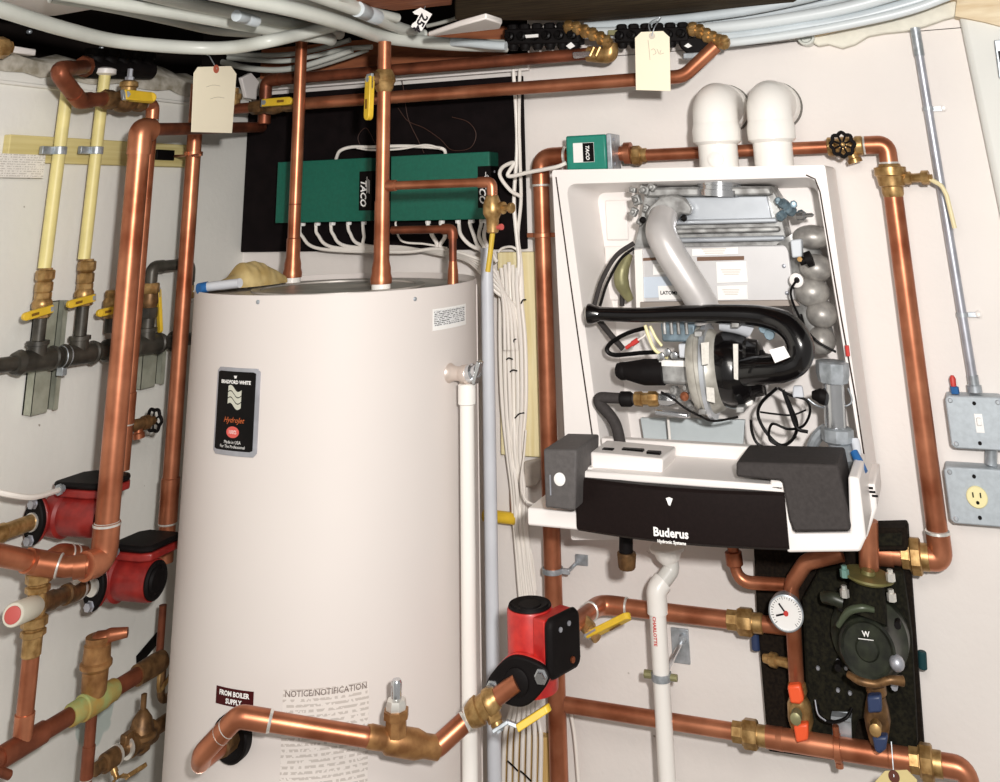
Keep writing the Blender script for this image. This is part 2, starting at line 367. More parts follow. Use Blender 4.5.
# pier standing a little proud of the back wall at the right
pa, pb = B(957, 22, .0), B(1000, 190, .0)
pr = M().prism([V((pa.x, .0, CEIL)), V((pb.x+.02, .0, 1.0)), V((pb.x+.02, .0, 0)), V((2.3, .0, 0)), V((2.3, .0, CEIL))], V((0, -.035, 0)), MPIER)
struct(pr.build('wall_right_pier', bevel=.012))
struct(M().box(V((1.0, -1.6, -.03)), XX*1.5, YY*1.9, UP*.03, MFLOOR).build('floor'))
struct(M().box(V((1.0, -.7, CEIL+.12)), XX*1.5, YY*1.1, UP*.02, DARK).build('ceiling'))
# rim boards behind the wall tops, sill plaster on the wall tops
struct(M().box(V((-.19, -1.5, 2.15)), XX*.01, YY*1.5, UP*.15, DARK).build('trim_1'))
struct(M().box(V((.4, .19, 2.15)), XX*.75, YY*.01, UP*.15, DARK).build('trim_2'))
def ragged(p0, p1, w, h, n, seed, wd):
    rnd = random.Random(seed); vs = []; d = (p1-p0)/n; fs = []
    for i in range(n+1):
        c = p0+d*i
        for j, (a, b) in enumerate(((0, -h*.4), (0, h*.3), (w*.3, h), (w*.8, h*.9), (w, 0))):
            k = rnd.uniform(.55, 1.3); vs.append(c+wd*a*1+UP*(b*k)-wd*(.012*rnd.random() if j < 2 else 0))
    for i in range(n):
        for j in range(4): fs.append([i*5+j, i*5+j+1, (i+1)*5+j+1, (i+1)*5+j])
    return vs, fs
vs, fs = ragged(V((.004, -3, 2.0)), V((.004, 0, 2.0)), .17, .045, 70, 3, V((-1, 0, 0)))
struct(M().add(vs, fs, PLAST).build('trim_3', sharp=80))
vs, fs = ragged(V((0, -.004, 2.03)), V((.83, -.004, 2.03)), .17, .03, 30, 5, V((0, 1, 0)))
struct(M().add(vs, fs, PLAST).build('trim_4', sharp=80))
# narrow top ledge line on the left wall
struct(M().box(V((.004, -1.5, 1.962)), XX*.005, YY*1.5, UP*.004, MW).build('trim_5', bevel=.002))
# ceiling timbers
def timber(name, label, pxs, z, th, m, cat='joist', grp=None):
    pts = [Z(x, y, z) for x, y in pxs]
    return tag(M().prism(pts, UP*th, m).build(name, bevel=.003), label, cat, grp)
timber('ceiling_beam', 'dark brown timber beam crossing overhead at the top centre', [(455, 20), (592, 21), (790, 6), (900, -80), (455, -80)], 2.10, .06, WOODD, 'beam')
timber('ceiling_beam', 'reddish brown timber at the top edge left of the dark beam', [(340, -30), (350, 4), (395, 11), (452, 5), (452, -60)], 2.095, .05, WOODR, 'beam')
struct(timber('ceiling_panel', 'pale painted board', [(-60, -30), (-40, 17), (56, 16), (108, 7), (40, -4), (0, -40)], 2.10, .02, WHT, 'board')) 
timber('wood_blocking', 'pale wood blocking above the top right of the back wall', [(953, 24), (985, 24), (978, 8), (950, 10)], 2.11, .05, WOODL, 'wood block')
# painted board end beside the manifolds
timber('board_offcut', 'white painted board end with a rusty lower edge beside the first manifold', [(428, 37), (455, 34), (500, 29), (502, 24), (486, 19), (460, 26)], 2.035, .012, WHT, 'board')
# ragged plaster band, top right of the back wall
rnd = random.Random(4)
bot = [(811, 41), (818, 46), (828, 44), (842, 48), (855, 44), (868, 36), (884, 33), (905, 31), (925, 26), (945, 19), (957, 16)]
top_ = [(957, 0), (935, 2), (915, 5), (895, 10), (870, 18), (850, 26), (832, 31), (812, 36)]
struct(M().prism([B(x, y, .03) for x, y in bot+top_], V((0, .03, 0)), mat('pale_plaster', srgb(226, 222, 208), .9, var=.05, bump=.6, scale=40)).build('trim_6', bevel=.004))
bot = [(812, 37), (832, 32), (850, 27), (870, 19), (895, 11), (915, 6), (950, 0), (985, 2), (985, -20), (900, -12), (850, 10), (812, 28)]
struct(M().prism([B(x, y, .045) for x, y in bot], V((0, .04, 0)), WOODL).build('trim_7', bevel=.003))
struct(M().prism([B(x, y, .05) for x, y in [(955, 16), (985, 22), (1000, 26), (1010, -20), (958, -10)]], V((0, .05, 0)), WOODL).build('trim_8'))
# little metal framed panel cut by the right edge of the frame
th = thing('wall_hatch', 'small grey metal-framed dark panel at the upper right edge', 'panel', B(1000, 75, .05))
M().prism([B(994, 40, .05), B(1030, 38, .05), B(1040, 80, .05), B(999, 78, .05)], V((0, .012, 0)), GALV).build('panel_frame', th, bevel=.002)
M().prism([B(998, 51, .062), B(1030, 48, .062), B(1040, 72, .062), B(1002, 73, .062)], V((0, .012, 0)), BLK).build('panel_face', th)

# ================================================================== LEFT WALL
# plywood backer and its notice
pw = [L(8, 136, .018), L(190, 143, .018), L(193, 170, .018), L(12, 166, .018)]
y0, y1 = L(10, 140, .018).y, L(192, 150, .018).y; z1, z0 = L(60, 138, 0).z, L(60, 164, 0).z
tag(M().box(V((.009, (y0+y1)/2, (z0+z1)/2)), XX*.009, YY*(y1-y0)/2, UP*(z1-z0)/2, PLY).build('plywood_backer', bevel=.002), 'yellowish plywood strip on the left wall behind the yellow gas tubing', 'board')
a = L(-8, 153, .02); b = L(43, 178, .02); c0 = V((.0195, (a.y+b.y)/2, (a.z+b.z)/2))
PAPERL = printed_mat('printed_notice', srgb(232, 228, 220), srgb(196, 190, 182), 220, 260)
tag(M().box(c0, XX*.001, YY*(b.y-a.y)/2, UP*(a.z-b.z)/2, PAPERL).build('paper_notice'), 'white paper notice pinned over the left end of the plywood strip', 'paper')
# small black tag beside plywood
th = thing('wall_label', 'small black label plate fixed to the plywood between the copper pipes', 'label', L(165, 155, .025))
M().box(L(165, 155, .024), XX*.003, YY*.03, UP*.012, BLK).build('label_plate', th, bevel=.001)
M().tube([L(175, 156, .03), L(200, 155, .2)], .003, COPPER, 8).build('support_rod', th)

# yellow gas tubing
for i, (xt, yt, xb, yb, w, lab, d) in enumerate(((68, 84, 44.5, 268, 13.5, 'left one of the two yellow gas tubes running up the left wall', .05), (105, 74, 84, 259, 12.5, 'right one of the two yellow gas tubes, entering a white cap under the pipes', .05))):
    bt = L(xb, yb, d); tp = vto(bt, yt); tp = L(xt, yt, d); r = rad((bt+tp)/2, UP, w)
    th = thing('gas_tube', lab, 'gas tube', bt, 'yellow gas tubes')
    M().tube([bt, tp], r, YELT, 18).build('jacket', th)
    M().lathe(bt-UP*.03, UP, [(0, r*.8), (.035, r*.8)], BRASS_D, 16).build('bare_end', th)
    cz = proj(bt); cl = bt+(tp-bt)*((yb-(153))/(yb-yt))
    mb = M().lathe(cl-UP*.008, UP, [(0, r*1.15), (.016, r*1.15)], GALV, 18)
    mb.box(cl-YY*r*1.9+XX*(-r*.6), XX*r*.4, YY*r*1.3, UP*.008, GALV); mb.build('pipe_clip', th, bevel=.001)
    if i: M().lathe(tp-UP*.004, UP, [(0, r*1.0), (.004, r*1.9), (.014, r*1.9), (.018, r*1.2)], WHT, 20).build('end_cap', th)

# black iron gas header, left wall
d = .055
hp = [(-12, 367), (20, 361), (205, 331)]
pl = [L(x, y, d) for x, y in hp]
hz = sum(p.z for p in pl)/3
a = L(-12, 367, d); b = L(196, 338, d); ax = (b-a).normalized(); r = rad(L(20, 361, d), ax, 19)
def onh(px, dx=0):
    best = min((abs(proj(a+(b-a)*t/400)[0]-px), t) for t in range(401))[1]; return a+(b-a)*best/400
th = thing('black_gas_pipe', 'black iron gas header pipe running level along the left wall', 'gas pipe', a)
M().tube([a, b], r*.82, BLACKIRON, 18).build('pipe', th)
for px, w in ((36, .052), (78, .05), (146, .05)):
    c = onh(px); mb = M().lathe(c-ax*w, ax, [(0, r*1.15), (w*.25, r*1.4), (w*.3, r*1.2), (w*1.7, r*1.2), (w*1.75, r*1.4), (w*2, r*1.15)], BLACKIRON, 20)
    mb.lathe(c, UP, [(0, r*1.1), (r*1.6, r*1.1), (r*1.65, r*1.3), (r*2.1, r*1.3), (r*2.15, r*1.0)], BLACKIRON, 20); mb.build('tee', th)
for px, w in ((110, .016), (176, .012)):
    c = onh(px); M().lathe(c-ax*w, ax, [(0, r*1.1), (w*.3, r*1.35), (w*1.7, r*1.35), (w*2, r*1.1)], BLACKIRON, 20).build('coupling', th)
c = onh(63)
mb = M().lathe(c-ax*.008, ax, [(0, r*1.25), (.016, r*1.25)], GALV, 20); mb.box(c-UP*r*1.5, XX*.008, YY*.006, UP*.01, GALV); mb.build('strap_clamp', th, bevel=.001)
# steel struts behind the header
for (x0, x1, yt, yb, lab) in ((26, 52, 301, 414, 'longer steel strut channel behind the gas header at the left'), (136, 159, 346, 388, 'short steel strut channel below the third gas tee')):
    p = L((x0+x1)/2, (yt+yb)/2, .012); y0 = L(x0, yb, .012).y; y1 = L(x1, yb, .012).y; zt = L(x1, yt, 0).z; zb = L(x0, yb, 0).z
    hw = abs(y1-y0)/2; yc = (y0+y1)/2; zc = (zt+zb)/2; hh = (zt-zb)/2
    th = thing('strut_channel', lab, 'strut', V((0, yc, zb)), 'strut channels on the left wall')
    M().box(V((.003, yc, zc)), XX*.002, YY*hw, UP*hh, mat('strut_inside_shade', srgb(60, 60, 54), .7)).build('web', th)  # web coloured dark for the shade inside the channel
    M().box(V((.014, yc-hw+.002, zc)), XX*.012, YY*.002, UP*hh, STRUT).box(V((.025, yc-hw*.42, zc)), XX*.0015, YY*hw*.58, UP*hh, STRUT).build('flange', th)
    M().box(V((.014, yc+hw-.002, zc)), XX*.012, YY*.002, UP*hh, STRUT).box(V((.025, yc+hw-.006, zc)), XX*.0015, YY*.005, UP*hh, STRUT).build('flange', th)
# gas valves on the risers
def gas_valve(px, py0, py1, pyn, lab, hd, yellowdir, w=19):
    base = onh(px)+UP*r*2.1
    top = vto(base, pyn); rv = r*.78
    th = thing('gas_valve', lab, 'valve', base, 'gas shut-off valves')
    M().tube([base, vto(base, py1)], rv*.95, BLACKIRON, 18).build('nipple', th)
    p1 = vto(base, py1); p0 = vto(base, py0); ln = (p0-p1).length
    mb = M().lathe(p1, UP, hexprof(0, ln*.3, rv*1.35), BRASS, 8); mb.lathe(p1, UP, [(ln*.28, rv*1.1), (ln*.4, rv*1.45), (ln*.6, rv*1.5), (ln*.75, rv*1.2)], BRASS, 20)
    mb.lathe(p1, UP, hexprof(ln*.72, ln, rv*1.25), BRASS, 8); mb.build('body', th)
    c = p1+UP*ln*.35
    handle_lever(th, c+XX*rv*1.1, V((1, -.15, 0)), V(yellowdir), rv*.8, .062, rv*1.15, YEL, .1)
    l2 = (top-p0).length
    if l2 > .01:
        M().lathe(p0, UP, hexprof(0, l2*.42, rv*1.3)+[(l2*.43, rv*1.0)]+hexprof(l2*.5, l2*.92, rv*1.4)+[(l2*.93, rv), (l2, rv)], BRASS, 8).build('flare_nut', th)
gas_valve(36, 292, 318, 268, 'brass gas valve with a yellow lever under the left yellow tube', 0, (0, -1, -.12))
gas_valve(78, 283, 306, 259, 'brass gas valve with a yellow lever under the right yellow tube', 0, (0, -1, -.1))
gas_valve(108, 290, 318, 288, 'brass gas valve mostly hidden behind the large copper pipe', 0, (0, -1, -.05))
# third riser with loop over to the regulator
base = onh(146)+UP*r*2.1; rv = r*.78
th = thing('gas_valve', 'brass gas valve with a hanging yellow lever below the black elbow loop', 'valve', base, 'gas shut-off valves')
p1 = vto(base, 318); p0 = vto(base, 283); ln = (p0-p1).length
M().tube([base, p1], rv*1.15, BLACKIRON, 18).build('nipple', th)
mb = M().lathe(p1, UP, hexprof(0, ln*.3, rv*1.5), BLACKIRON, 8); mb.lathe(p1, UP, [(ln*.28, rv*1.2), (ln*.45, rv*1.5), (ln*.7, rv*1.35)], BRASS_D, 20)
mb.lathe(p1, UP, hexprof(ln*.7, ln, rv*1.5), BRASS, 8); mb.build('body', th)
handle_lever(th, p1+UP*ln*.75+YY*rv*.8, V((.35, 1, 0)), V((0, .12, -1)), rv*.9, .085, rv*1.05, YEL, .1)
q = [p0, vto(p0, 267), L(190, 266, d), L(193, 283, d)]
q[2] = V((q[2].x, q[2].y, q[1].z))
pipe('black_gas_loop', 'black iron elbow loop passing behind the copper pipe beside the tank', 'gas pipe', [q[0], q[1], q[2], vto(q[2], 285)], rv*.92, BLACKIRON, ring=False, R=.028)
g0 = vto(q[2], 285)
th = thing('gas_flare_fitting', 'small brass flare fitting with a blue-capped grey hose beside the tank top', 'fitting', g0)
M().lathe(g0-UP*.03, UP, hexprof(0, .014, rv*1.1)+[(.015, rv*.8)]+hexprof(.017, .03, rv*1.0), BRASS, 8).build('nut', th)

# ------------------------------------------------------------------ copper on the left wall
# 1 big riser with its top elbow
dB = .25
cb = L(121, 360, dB); rB = rad(cb, UP, 24)
topz = vto(cb, 129); lowz = vto(cb, 559)
e1 = L(262, 128, dB); run = V((dB, e1.y, topz.z))
run = B(262, 127, .09)
lo = vto(cb, 560)
tA = L(86, 561, dB)
lowl = [topz, V((dB, cb.y, lo.z))]
pl = [run, topz, V((dB, cb.y, lo.z)), L(66, 560, dB+.03)]
rr = thing('copper_riser', 'thickest copper riser on the left wall, elbowed at its top and bottom', 'copper pipe', pl[2])
pv = [topz+UP*-.0, V((dB, cb.y, lo.z))]
rs = rB*.62
M().tube(fil([topz+YY*.03, topz, V((dB, cb.y, lo.z)), V((dB, cb.y-.035, lo.z+.004))], rB*1.6), rB, COPPER, 24).build('pipe', rr)
M().tube([topz+YY*.02, run], rs, COPPER_D, 16).build('side_run', rr)
M().tube(fil([topz+YY*.03, topz, topz-UP*.05], rB*1.6), rB*1.1, COPPER, 24).build('elbow', rr)
mb = M().tube(fil([V((dB, cb.y, lo.z+.06)), V((dB, cb.y, lo.z)), V((dB, cb.y-.045, lo.z+.003))], rB*1.4), rB*1.12, COPPER, 24)
mb.lathe(V((dB, cb.y, lo.z+.055)), UP, [(0, rB*1.17), (.003, rB*1.17), (.006, rB)], SOLDER, 24)
mb.build('elbow', rr)
# 2 header tee going left out of frame, offset fitting
tc = L(36, 563, .205); far = L(-30, 552, dB); rH = rad(tc, YY, 24)
hh = thing('copper_header', 'copper header with a swept double tee leaving the left edge of the photo', 'copper pipe', tc)
pA = V((dB, cb.y-.045, lo.z+.003)); pBm = L(66, 567, .22); pC = L(34, 562, .175); pD = L(-30, 549, .175)
lo.z = lo.z
M().tube(fil([pA+YY*.01, pBm, pC, pD], .02), rH*.9, COPPER, 20).build('pipe', hh)
t0_ = pBm+(pC-pBm)*.25; t1_c = pC+(pD-pC)*.12
mb = M().tube(fil([t0_, pC, t1_c], .02), rH*1.06, COPPER, 20)
mb.lathe(t0_, (t0_-pC), [(0, rH*1.08), (.003, rH*1.08), (.004, rH*.9)], SOLDER, 24); mb.build('tee', hh)
g0_ = pBm+(V((dB, pA.y, pA.z))-pBm)*.35
M().tube([pA+YY*.005, pA+(pBm-pA)*.55], rH*1.06, COPPER, 20).build('socket', hh)
u0 = L(84, 556, .15); u1 = L(60, 553, .14); u2 = L(46, 562, .14)
mb = M().tube(fil([u0, u1, u2], .03), rH*.88, COPPER, 20); mb.build('elbow', hh)
for q_ in (.35, .6):
    c_ = u0+(u1-u0)*q_; M().lathe(c_, u1-u0, [(0, rH*.92), (.003, rH*.92)], SOLDER, 24).build('solder_ring', hh)
# mixing valve with unions, below the header tee
dM = .17; mv = V((dM, L(36, 606, dM).y, L(36, 606, dM).z))
rM = rad(mv, UP, 20)
top = vto(mv, 568)
tv = thing('mixing_valve', 'thermostatic mixing valve with a red-ended pale cap and two brass unions', 'valve', mv)
M().tube([top-UP*.02, vto(mv, 572)], rM*.86, COPPER, 18).build('pipe_stub', tv)
def nut(p_top, p_bot, r_, nm='union_nut', par=tv):
    ln = (p_top-p_bot).length; a_ = (p_top-p_bot)
    M().lathe(p_bot, a_, hexprof(0, ln*.35, r_)+[(ln*.36, r_*.8), (ln*.44, r_*.8)]+hexprof(ln*.46, ln, r_*1.05), BRASS, 8).build(nm, par)
nut(vto(mv, 572), vto(mv, 592), rM*1.35); nut(vto(mv, 616), vto(mv, 636), rM*1.35)
M().lathe(vto(mv, 618), UP, [(0, rM*.9), (.01, rM*1.1), ((vto(mv, 590)-vto(mv, 618)).length, rM*.95)], BRASS, 20).build('body', tv)
capd = V((.55, -.8, -.22)).normalized(); ce = L(13, 615, dM+.05)
c1 = mv+(ce-mv)*.15
k = (ce-mv)
M().lathe(mv, k, [(0, rM*1.0), (k.length*.15, rM*1.15), (k.length*.98, rM*1.15), (k.length, rM*1.05)], mat('pale_cap', srgb(206, 202, 186), .5), 20).build('temperature_cap', tv)
M().lathe(ce, k, [(0, rM*.82), (.003, rM*.82), (.004, rM*.6)], mat('faded_red', srgb(190, 84, 78), .6), 20).build('red_end', tv)
low = vto(mv, 636)
j0 = vto(mv, 716)
pipe('copper_pipe', 'short copper pipe from the mixing valve down to the dark diagonal pipe', 'copper pipe', [low, j0], rM*.92, COPPER)
M().lathe(low, -UP, [(0, rM*1.05), (.028, rM*1.05), (.03, rM*.95)], BRASS, 20).build('coupling', tv)
# pump-side brass pipe
pf = L(83, 588, .125)
th = thing('brass_pipe', 'brass fitting from the mixing valve across to the lower red pump', 'brass pipe', mv)
kk = pf-mv; n = kk.normalized(); lk = kk.length
M().lathe(mv+n*rM*.8, n, [(0, rM*.95), (lk*.25, rM*1.05), (lk*.28, rM*.9), (lk*.5, rM*.9), (lk*.52, rM*1.1), (lk*.8, rM*1.1), (lk*.82, rM*.9), (lk*.95, rM*.9)], BRASS_D, 20).build('pipe', th)
M().lathe(mv+n*lk*.9, n, [(0, rM*1.12), (.004, rM*1.12)], SOLDER, 20).build('solder_ring', th)
# red pumps on the left wall: pipe axis along the wall, motor standing out into the room
def wall_pump(c, vy, r_m, lm, label, flr, body, grp):
    ax = YY.copy(); u = UP.copy(); w = XX.copy(); mo = V((1, .06, 0)).normalized()
    root = thing('circulator_pump', label, 'pump', c-UP*r_m, grp)
    pts = []
    for k in range(40):
        a_ = 2*math.pi*k/40; pts.append(c+(u*math.cos(a_)*(1+.30*abs(math.cos(a_))**3)+w*math.sin(a_)*.80)*flr)
    M().prism(pts, ax*.012, BLKM).build('flange', root, bevel=.003)
    for q_ in (-1, 1): M().lathe(c+u*q_*flr*.98-ax*.009, ax, [(0, .008), (.008, .008), (.0085, .010), (.012, .010)], STEEL, 6).build('bolt', root)
    M().lathe(c-ax*.004, ax, [(0, flr*.52), (.004, flr*.52)], SOLDER, 20).build('gasket_ring', root)
    M().prism([p+ax*.0125+(c-p)*.06 for p in pts], ax*.010, body).build('mating_flange', root, bevel=.003)
    vc = V((c.x, vy, c.z))
    M().lathe(c+ax*.02, ax, [(0, flr*.62), (.01, flr*.66), ((vy-c.y), flr*.72), ((vy-c.y)+.03, flr*.6)], body, 28).build('volute', root)
    m0 = vc-mo*.012
    M().lathe(m0, mo, [(0, r_m*.8), (.008, r_m*1.08), (lm*.28, r_m*1.12), (lm*.32, r_m*.98), (lm*.9, r_m*.96), (lm*.98, r_m*.9)], body, 36).build('casing', root)
    M().lathe(m0+mo*lm*.96, mo, [(0, r_m*.86), (lm*.05, r_m*.86), (lm*.08, r_m*.76), (lm*.06, r_m*.6), (lm*.10, r_m*.5), (lm*.09, r_m*.1)], BLKM, 32).build('end_cap', root)
    bc = m0+mo*lm*.50+u*r_m*.92+YY*.012
    pr_ = [bc+mo*x*lm+YY*y*r_m for x, y in ((-.40, -.75), (-.30, -1.0), (.34, -1.0), (.50, -.7), (.50, 1.2), (.38, 1.7), (-.25, 1.7), (-.40, 1.2))]
    M().prism(pr_, u*.014, body).build('box_base', root, bevel=.003)
    M().prism([p+u*.0145 for p in pr_], u*r_m*.30, BLKM).build('terminal_box', root, bevel=.006)
    kc = bc-YY*r_m*1.0+u*.016-mo*lm*.15
    M().lathe(kc, -YY, [(0, .007), (.006, .007), (.007, .010), (.012, .010)], GALV, 8).build('cable_clamp', root)
    return root, vc, kc-YY*.010
c1_ = L(32, 522, .062); rr1 = rad(c1_, YY, 46)
P1, v1, k1 = wall_pump(c1_, c1_.y+.058, .037, .130, 'upper dark red circulator pump behind the thick copper riser', rr1*.80, REDD, 'dark red pumps on the left wall')
c2_ = L(92, 586, .125); rr2 = rad(c2_, YY, 50)
P2, v2, k2 = wall_pump(c2_, c2_.y+.055, .039, .112, 'lower dark red circulator pump close beside the tank', rr2*.80, REDD, 'dark red pumps on the left wall')
s0 = L(-25, 524, .062)
th = thing('brass_pipe', 'short brass pipe entering the upper red pump from the left edge', 'brass pipe', s0)
M().lathe(V((.062, s0.y, c1_.z)), YY, [(0, rr1*.42), ((c1_.y-s0.y)*.5, rr1*.42), ((c1_.y-s0.y)*.52, rr1*.36), (c1_.y-s0.y-.002, rr1*.36)], BRASS, 20).build('pipe', th)
curve_thing('pump_cable', 'white cable drooping from the left edge to the upper red pump', [L(-15, 489, .10), L(12, 495, .12), L(34, 497, .12), (L(50, 493, .11)+k1)/2, k1], .0050, WIRE, 'cable')
curve_thing('pump_cable', 'white cable rising to the lower red pump terminal box', [L(52, 596, .06), L(66, 588, .12), L(86, 575, .17), (L(100, 566, .18)+k2)/2, k2], .0052, WIRE, 'cable')

# manifold take-off, valve and slimmer riser
dS = .10
g = [L(84, 66, .10), L(55, 70, .14), L(78, 99, .14), L(100, 100, .12)]
rS = rad(L(90, 100, .12), YY, 15)
sv = [L(84, 67, .08), L(56, 70, .17), L(80, 101, .13), L(103, 99, .12)]
pipe('copper_takeoff', 'copper take-off bent back under the black manifold at the upper left', 'copper pipe', sv, rS, COPPER_D, R=.03, ring=False)
va = L(103, 99, .12); vb = L(143, 104, .12); vb.z = va.z
bvl = ball_valve('ball_valve', 'ball valve with a flat yellow lever at the top of the slimmer left riser', va, vb, rS*.9, V((.75, -.6, .25)), V((.05, 1, .0)), .072, None, BRASS_D, YEL, rS*1.5, sl=.006, bend=.02)
vm = (va+vb)/2+YY*.012
M().lathe(vm+UP*rS*.8, UP, [(0, .017), (.018, .016), (.02, .020), (.03, .019), (.034, .012)], BRASS, 16).build('bonnet', bvl)
M().lathe(vm+UP*(rS*.8+.033), UP, [(0, .010), (.008, .010), (.009, .006), (.026, .006)], STEEL, 6).build('stem_bolt', bvl)
tpn = L(150, 104, .12); bot2 = L(118, 470, .12)
bz = vto(V((.12, L(137, 300, .12).y, tpn.z)), 470)
rS2 = rad(L(137, 300, .12), UP, 13)
tpv = V((.12, bz.y, va.z))
pipe('copper_riser', 'slimmer copper riser right behind the thickest one, from the yellow lever valve', 'copper pipe', [vb, tpv, bz], rS2, COPPER, R=.02,
     extra=[(vto(bz, 408), UP, .06, 'tee')])
# drain valve on the slimmer riser
dv = vto(bz, 428)
th = thing('drain_valve', 'small brass drain valve with a black handwheel on the slimmer left riser', 'valve', dv)
dd = V((.1, 1, .02)).normalized()
M().lathe(dv+dd*rS2*.9, dd, [(0, .009), (.01, .012), (.03, .011), (.031, .014), (.045, .014), (.047, .009), (.06, .009)], BRASS_D, 18).build('body', th)
M().lathe(dv+dd*.03, V((.1, .1, -1)), [(0, .008), (.014, .009), (.016, .012), (.026, .012)], COPPER, 16).build('outlet', th)
handwheel(th, dv+dd*.072, dd, .021)
# 3rd riser, next to the tank
d3 = .14
m3 = L(186, 260, d3); r3 = rad(L(182, 300, d3), UP, 16)
t3 = vto(m3, 84); b3 = vto(m3, 562)
pipe('copper_riser', 'copper riser passing close along the left side of the tank', 'copper pipe', [t3, b3], r3, COPPER, extra=[(vto(m3, 500), UP, .085, 'coupling')])
mb = M().lathe(vto(m3, 154)-UP*.004, UP, [(0, r3*1.25), (.009, r3*1.25)], COPPER, 18); mb.box(vto(m3, 154)+YY*0, XX*.004, YY*.026, UP*.004, COPPER)
tag(mb.build('pipe_clamp'), 'copper split clamp round the riser beside the hanging tag', 'clamp')
lab = vto(m3, 632)
# pipe below the lower pump, black label, tee
p5 = L(163, 605, .10); q5 = vto(p5, 655); r5 = rad(p5, UP, 8)
pipe('copper_pipe', 'thin copper pipe dropping behind the lower red pump', 'copper pipe', [p5, q5], r5, COPPER_D)
tag(M().box(L(147, 650, .003), XX*.0015, V((0, .03, .012)), V((0, -.002, .012)), BLK).build('pipe_label', bevel=.001), 'small black label plate on the left wall beside the thin pipe below the lower pump', 'label')
# diagonal supply pipe along the wall, with the pressure relief / separator body
dd_ = .17
a = L(-35, 768, dd_); b = L(172, 650, dd_); zc = (L(40, 730, dd_).z); rD = rad(L(50, 727, dd_), YY, 22)
zc = L(60, 722, dd_).z
ya, yb_ = L(-40, 760, dd_).y, L(164, 655, .19).y
th = thing('supply_pipe', 'dark copper supply pipe running along the foot of the left wall', 'copper pipe', V((dd_, ya, zc)))
M().tube([V((dd_, ya-.05, zc)), V((dd_, yb_, zc))], rD*.86, COPPER_D, 20).build('pipe', th)
M().lathe(V((dd_, j0.y-.045, zc)), YY, [(0, rD*1.05), (.09, rD*1.05)], COPPER_D, 20).lathe(V((dd_, j0.y, zc)), UP, [(0, rM), (.045, rM*1.05)], COPPER, 18).build('tee', th)
sy = L(93, 700, dd_).y
M().lathe(V((dd_, sy-.055, zc)), YY, [(0, rD*1.0), (.004, rD*1.12), (.028, rD*1.12), (.03, rD*1.3), (.08, rD*1.3), (.082, rD*1.12), (.106, rD*1.12), (.11, rD)], LIME, 20).build('corroded_tee', th)
M().lathe(V((dd_, yb_-.05, zc)), YY, [(0, rD*1.12), (.05, rD*1.2), (.07, rD*1.1)], BRASS_D, 20).build('end_fitting', th)
# brass separator body
bs = V((dd_, sy, zc)); tz = lambda y: vto(bs, y).z-zc
rW = rad(bs, UP, 30)
th = thing('relief_valve', 'upright brass relief valve with a bent top spout on the supply pipe', 'valve', bs)
M().lathe(bs+UP*rD*.6, UP, [(0, rW*.8), (.006, rW*.9), (tz(676), rW*.93), (tz(672), rW*1.15), (tz(668), rW*1.15), (tz(666), rW*1.0), (tz(652), rW*.95), (tz(650), rW*.98), (tz(648), rW*.85), (tz(645), rW*.9), (tz(642), rW*.9)], BRONZE, 28).build('body', th)
h0 = bs+UP*(tz(650)); hdv = V((.85, .5, 0)).normalized()
M().tube(fil([h0-UP*.0, h0+UP*.012, h0+UP*.022+hdv*.02, h0+UP*.024+hdv*.052], .014), [rW*.8]*1+[rW*.7]*8+[rW*.46]*8+[rW*.34], COPPER, 16).build('spout', th)
# pipe below it
bl = vto(bs, 775); rB2 = rad(vto(bs, 740), UP, 12)
pipe('drop_pipe', 'dark drop pipe under the brass relief valve', 'copper pipe', [bs-UP*rD*1.0, bs-UP*.32], rB2, COPPER_D, extra=[(vto(bs, 762), UP, .05, 'tee')])
# boiler feed valve
o1 = vto(bs, 758)+YY*.02; fv = L(146, 728, .17); 
fz = vto(bs, 757).z
fy = L(141, 738, .17).y; fz = fz-.028
th = thing('fill_valve', 'bell-shaped bronze pressure-reducing valve low beside the tank', 'valve', V((dd_, fy, fz)))
M().lathe(V((dd_, o1.y, fz)), YY, [(0, .011), (.02, .011), (.022, .016), (.05, .016), (.052, .011), (fy-o1.y-.03, .011), (fy-o1.y-.028, .02), (fy-o1.y+.03, .02), (fy-o1.y+.032, .013), (fy-o1.y+.09, .013)], BRASS_D, 18).build('inlet_pipe', th)
M().lathe(V((dd_, o1.y+.051, fz)), YY, [(0, .0175), (.004, .0175)], SOLDER, 18).build('solder_ring', th)
M().lathe(V((dd_, fy-.04, fz)), YY, [(0, .018), (.005, .018)], SOLDER, 18).build('solder_ring', th)
fc = V((dd_, fy, fz))
M().lathe(fc-UP*.024, UP, [(h*.66, k*.70) for h, k in [(0, .014), (.01, .026), (.03, .028), (.042, .042), (.052, .042), (.056, .034), (.085, .026), (.105, .012), (.108, .008), (.145, .008), (.147, .004)]], BRONZE and BRASS_D, 24).build('bell_body', th)
M().box(fc+YY*-.038+UP*.016, XX*.008, YY*.012, UP*.009, BRASS_D).build('lug', th, bevel=.003)
handle_lever(th, V((dd_+.005, o1.y+.04, fz-.012)), V((.6, 0, -.8)), V((.1, 1, 0)), .02, .06, .012, BRASS, .2)
# hook fitting at the tank side
h0 = L(162, 674, .17)
th = thing('drain_hook', 'small curved brass drain fitting under the end of the supply pipe', 'fitting', h0)
M().tube(fil([h0+UP*.03, h0-UP*.045, h0-UP*.05+YY*.04], .02), .008, BRASS_D, 12).build('bent_tube', th)
M().tube(spline([h0+UP*.025-YY*.004, h0+UP*.0-YY*.02+XX*.01, h0-UP*.02-YY*.018+XX*.012, h0-UP*.005+YY*.01+XX*.012, h0+UP*.01+YY*.025+XX*.01]), .004, YEL and BRASS, 8).build('lever', th)
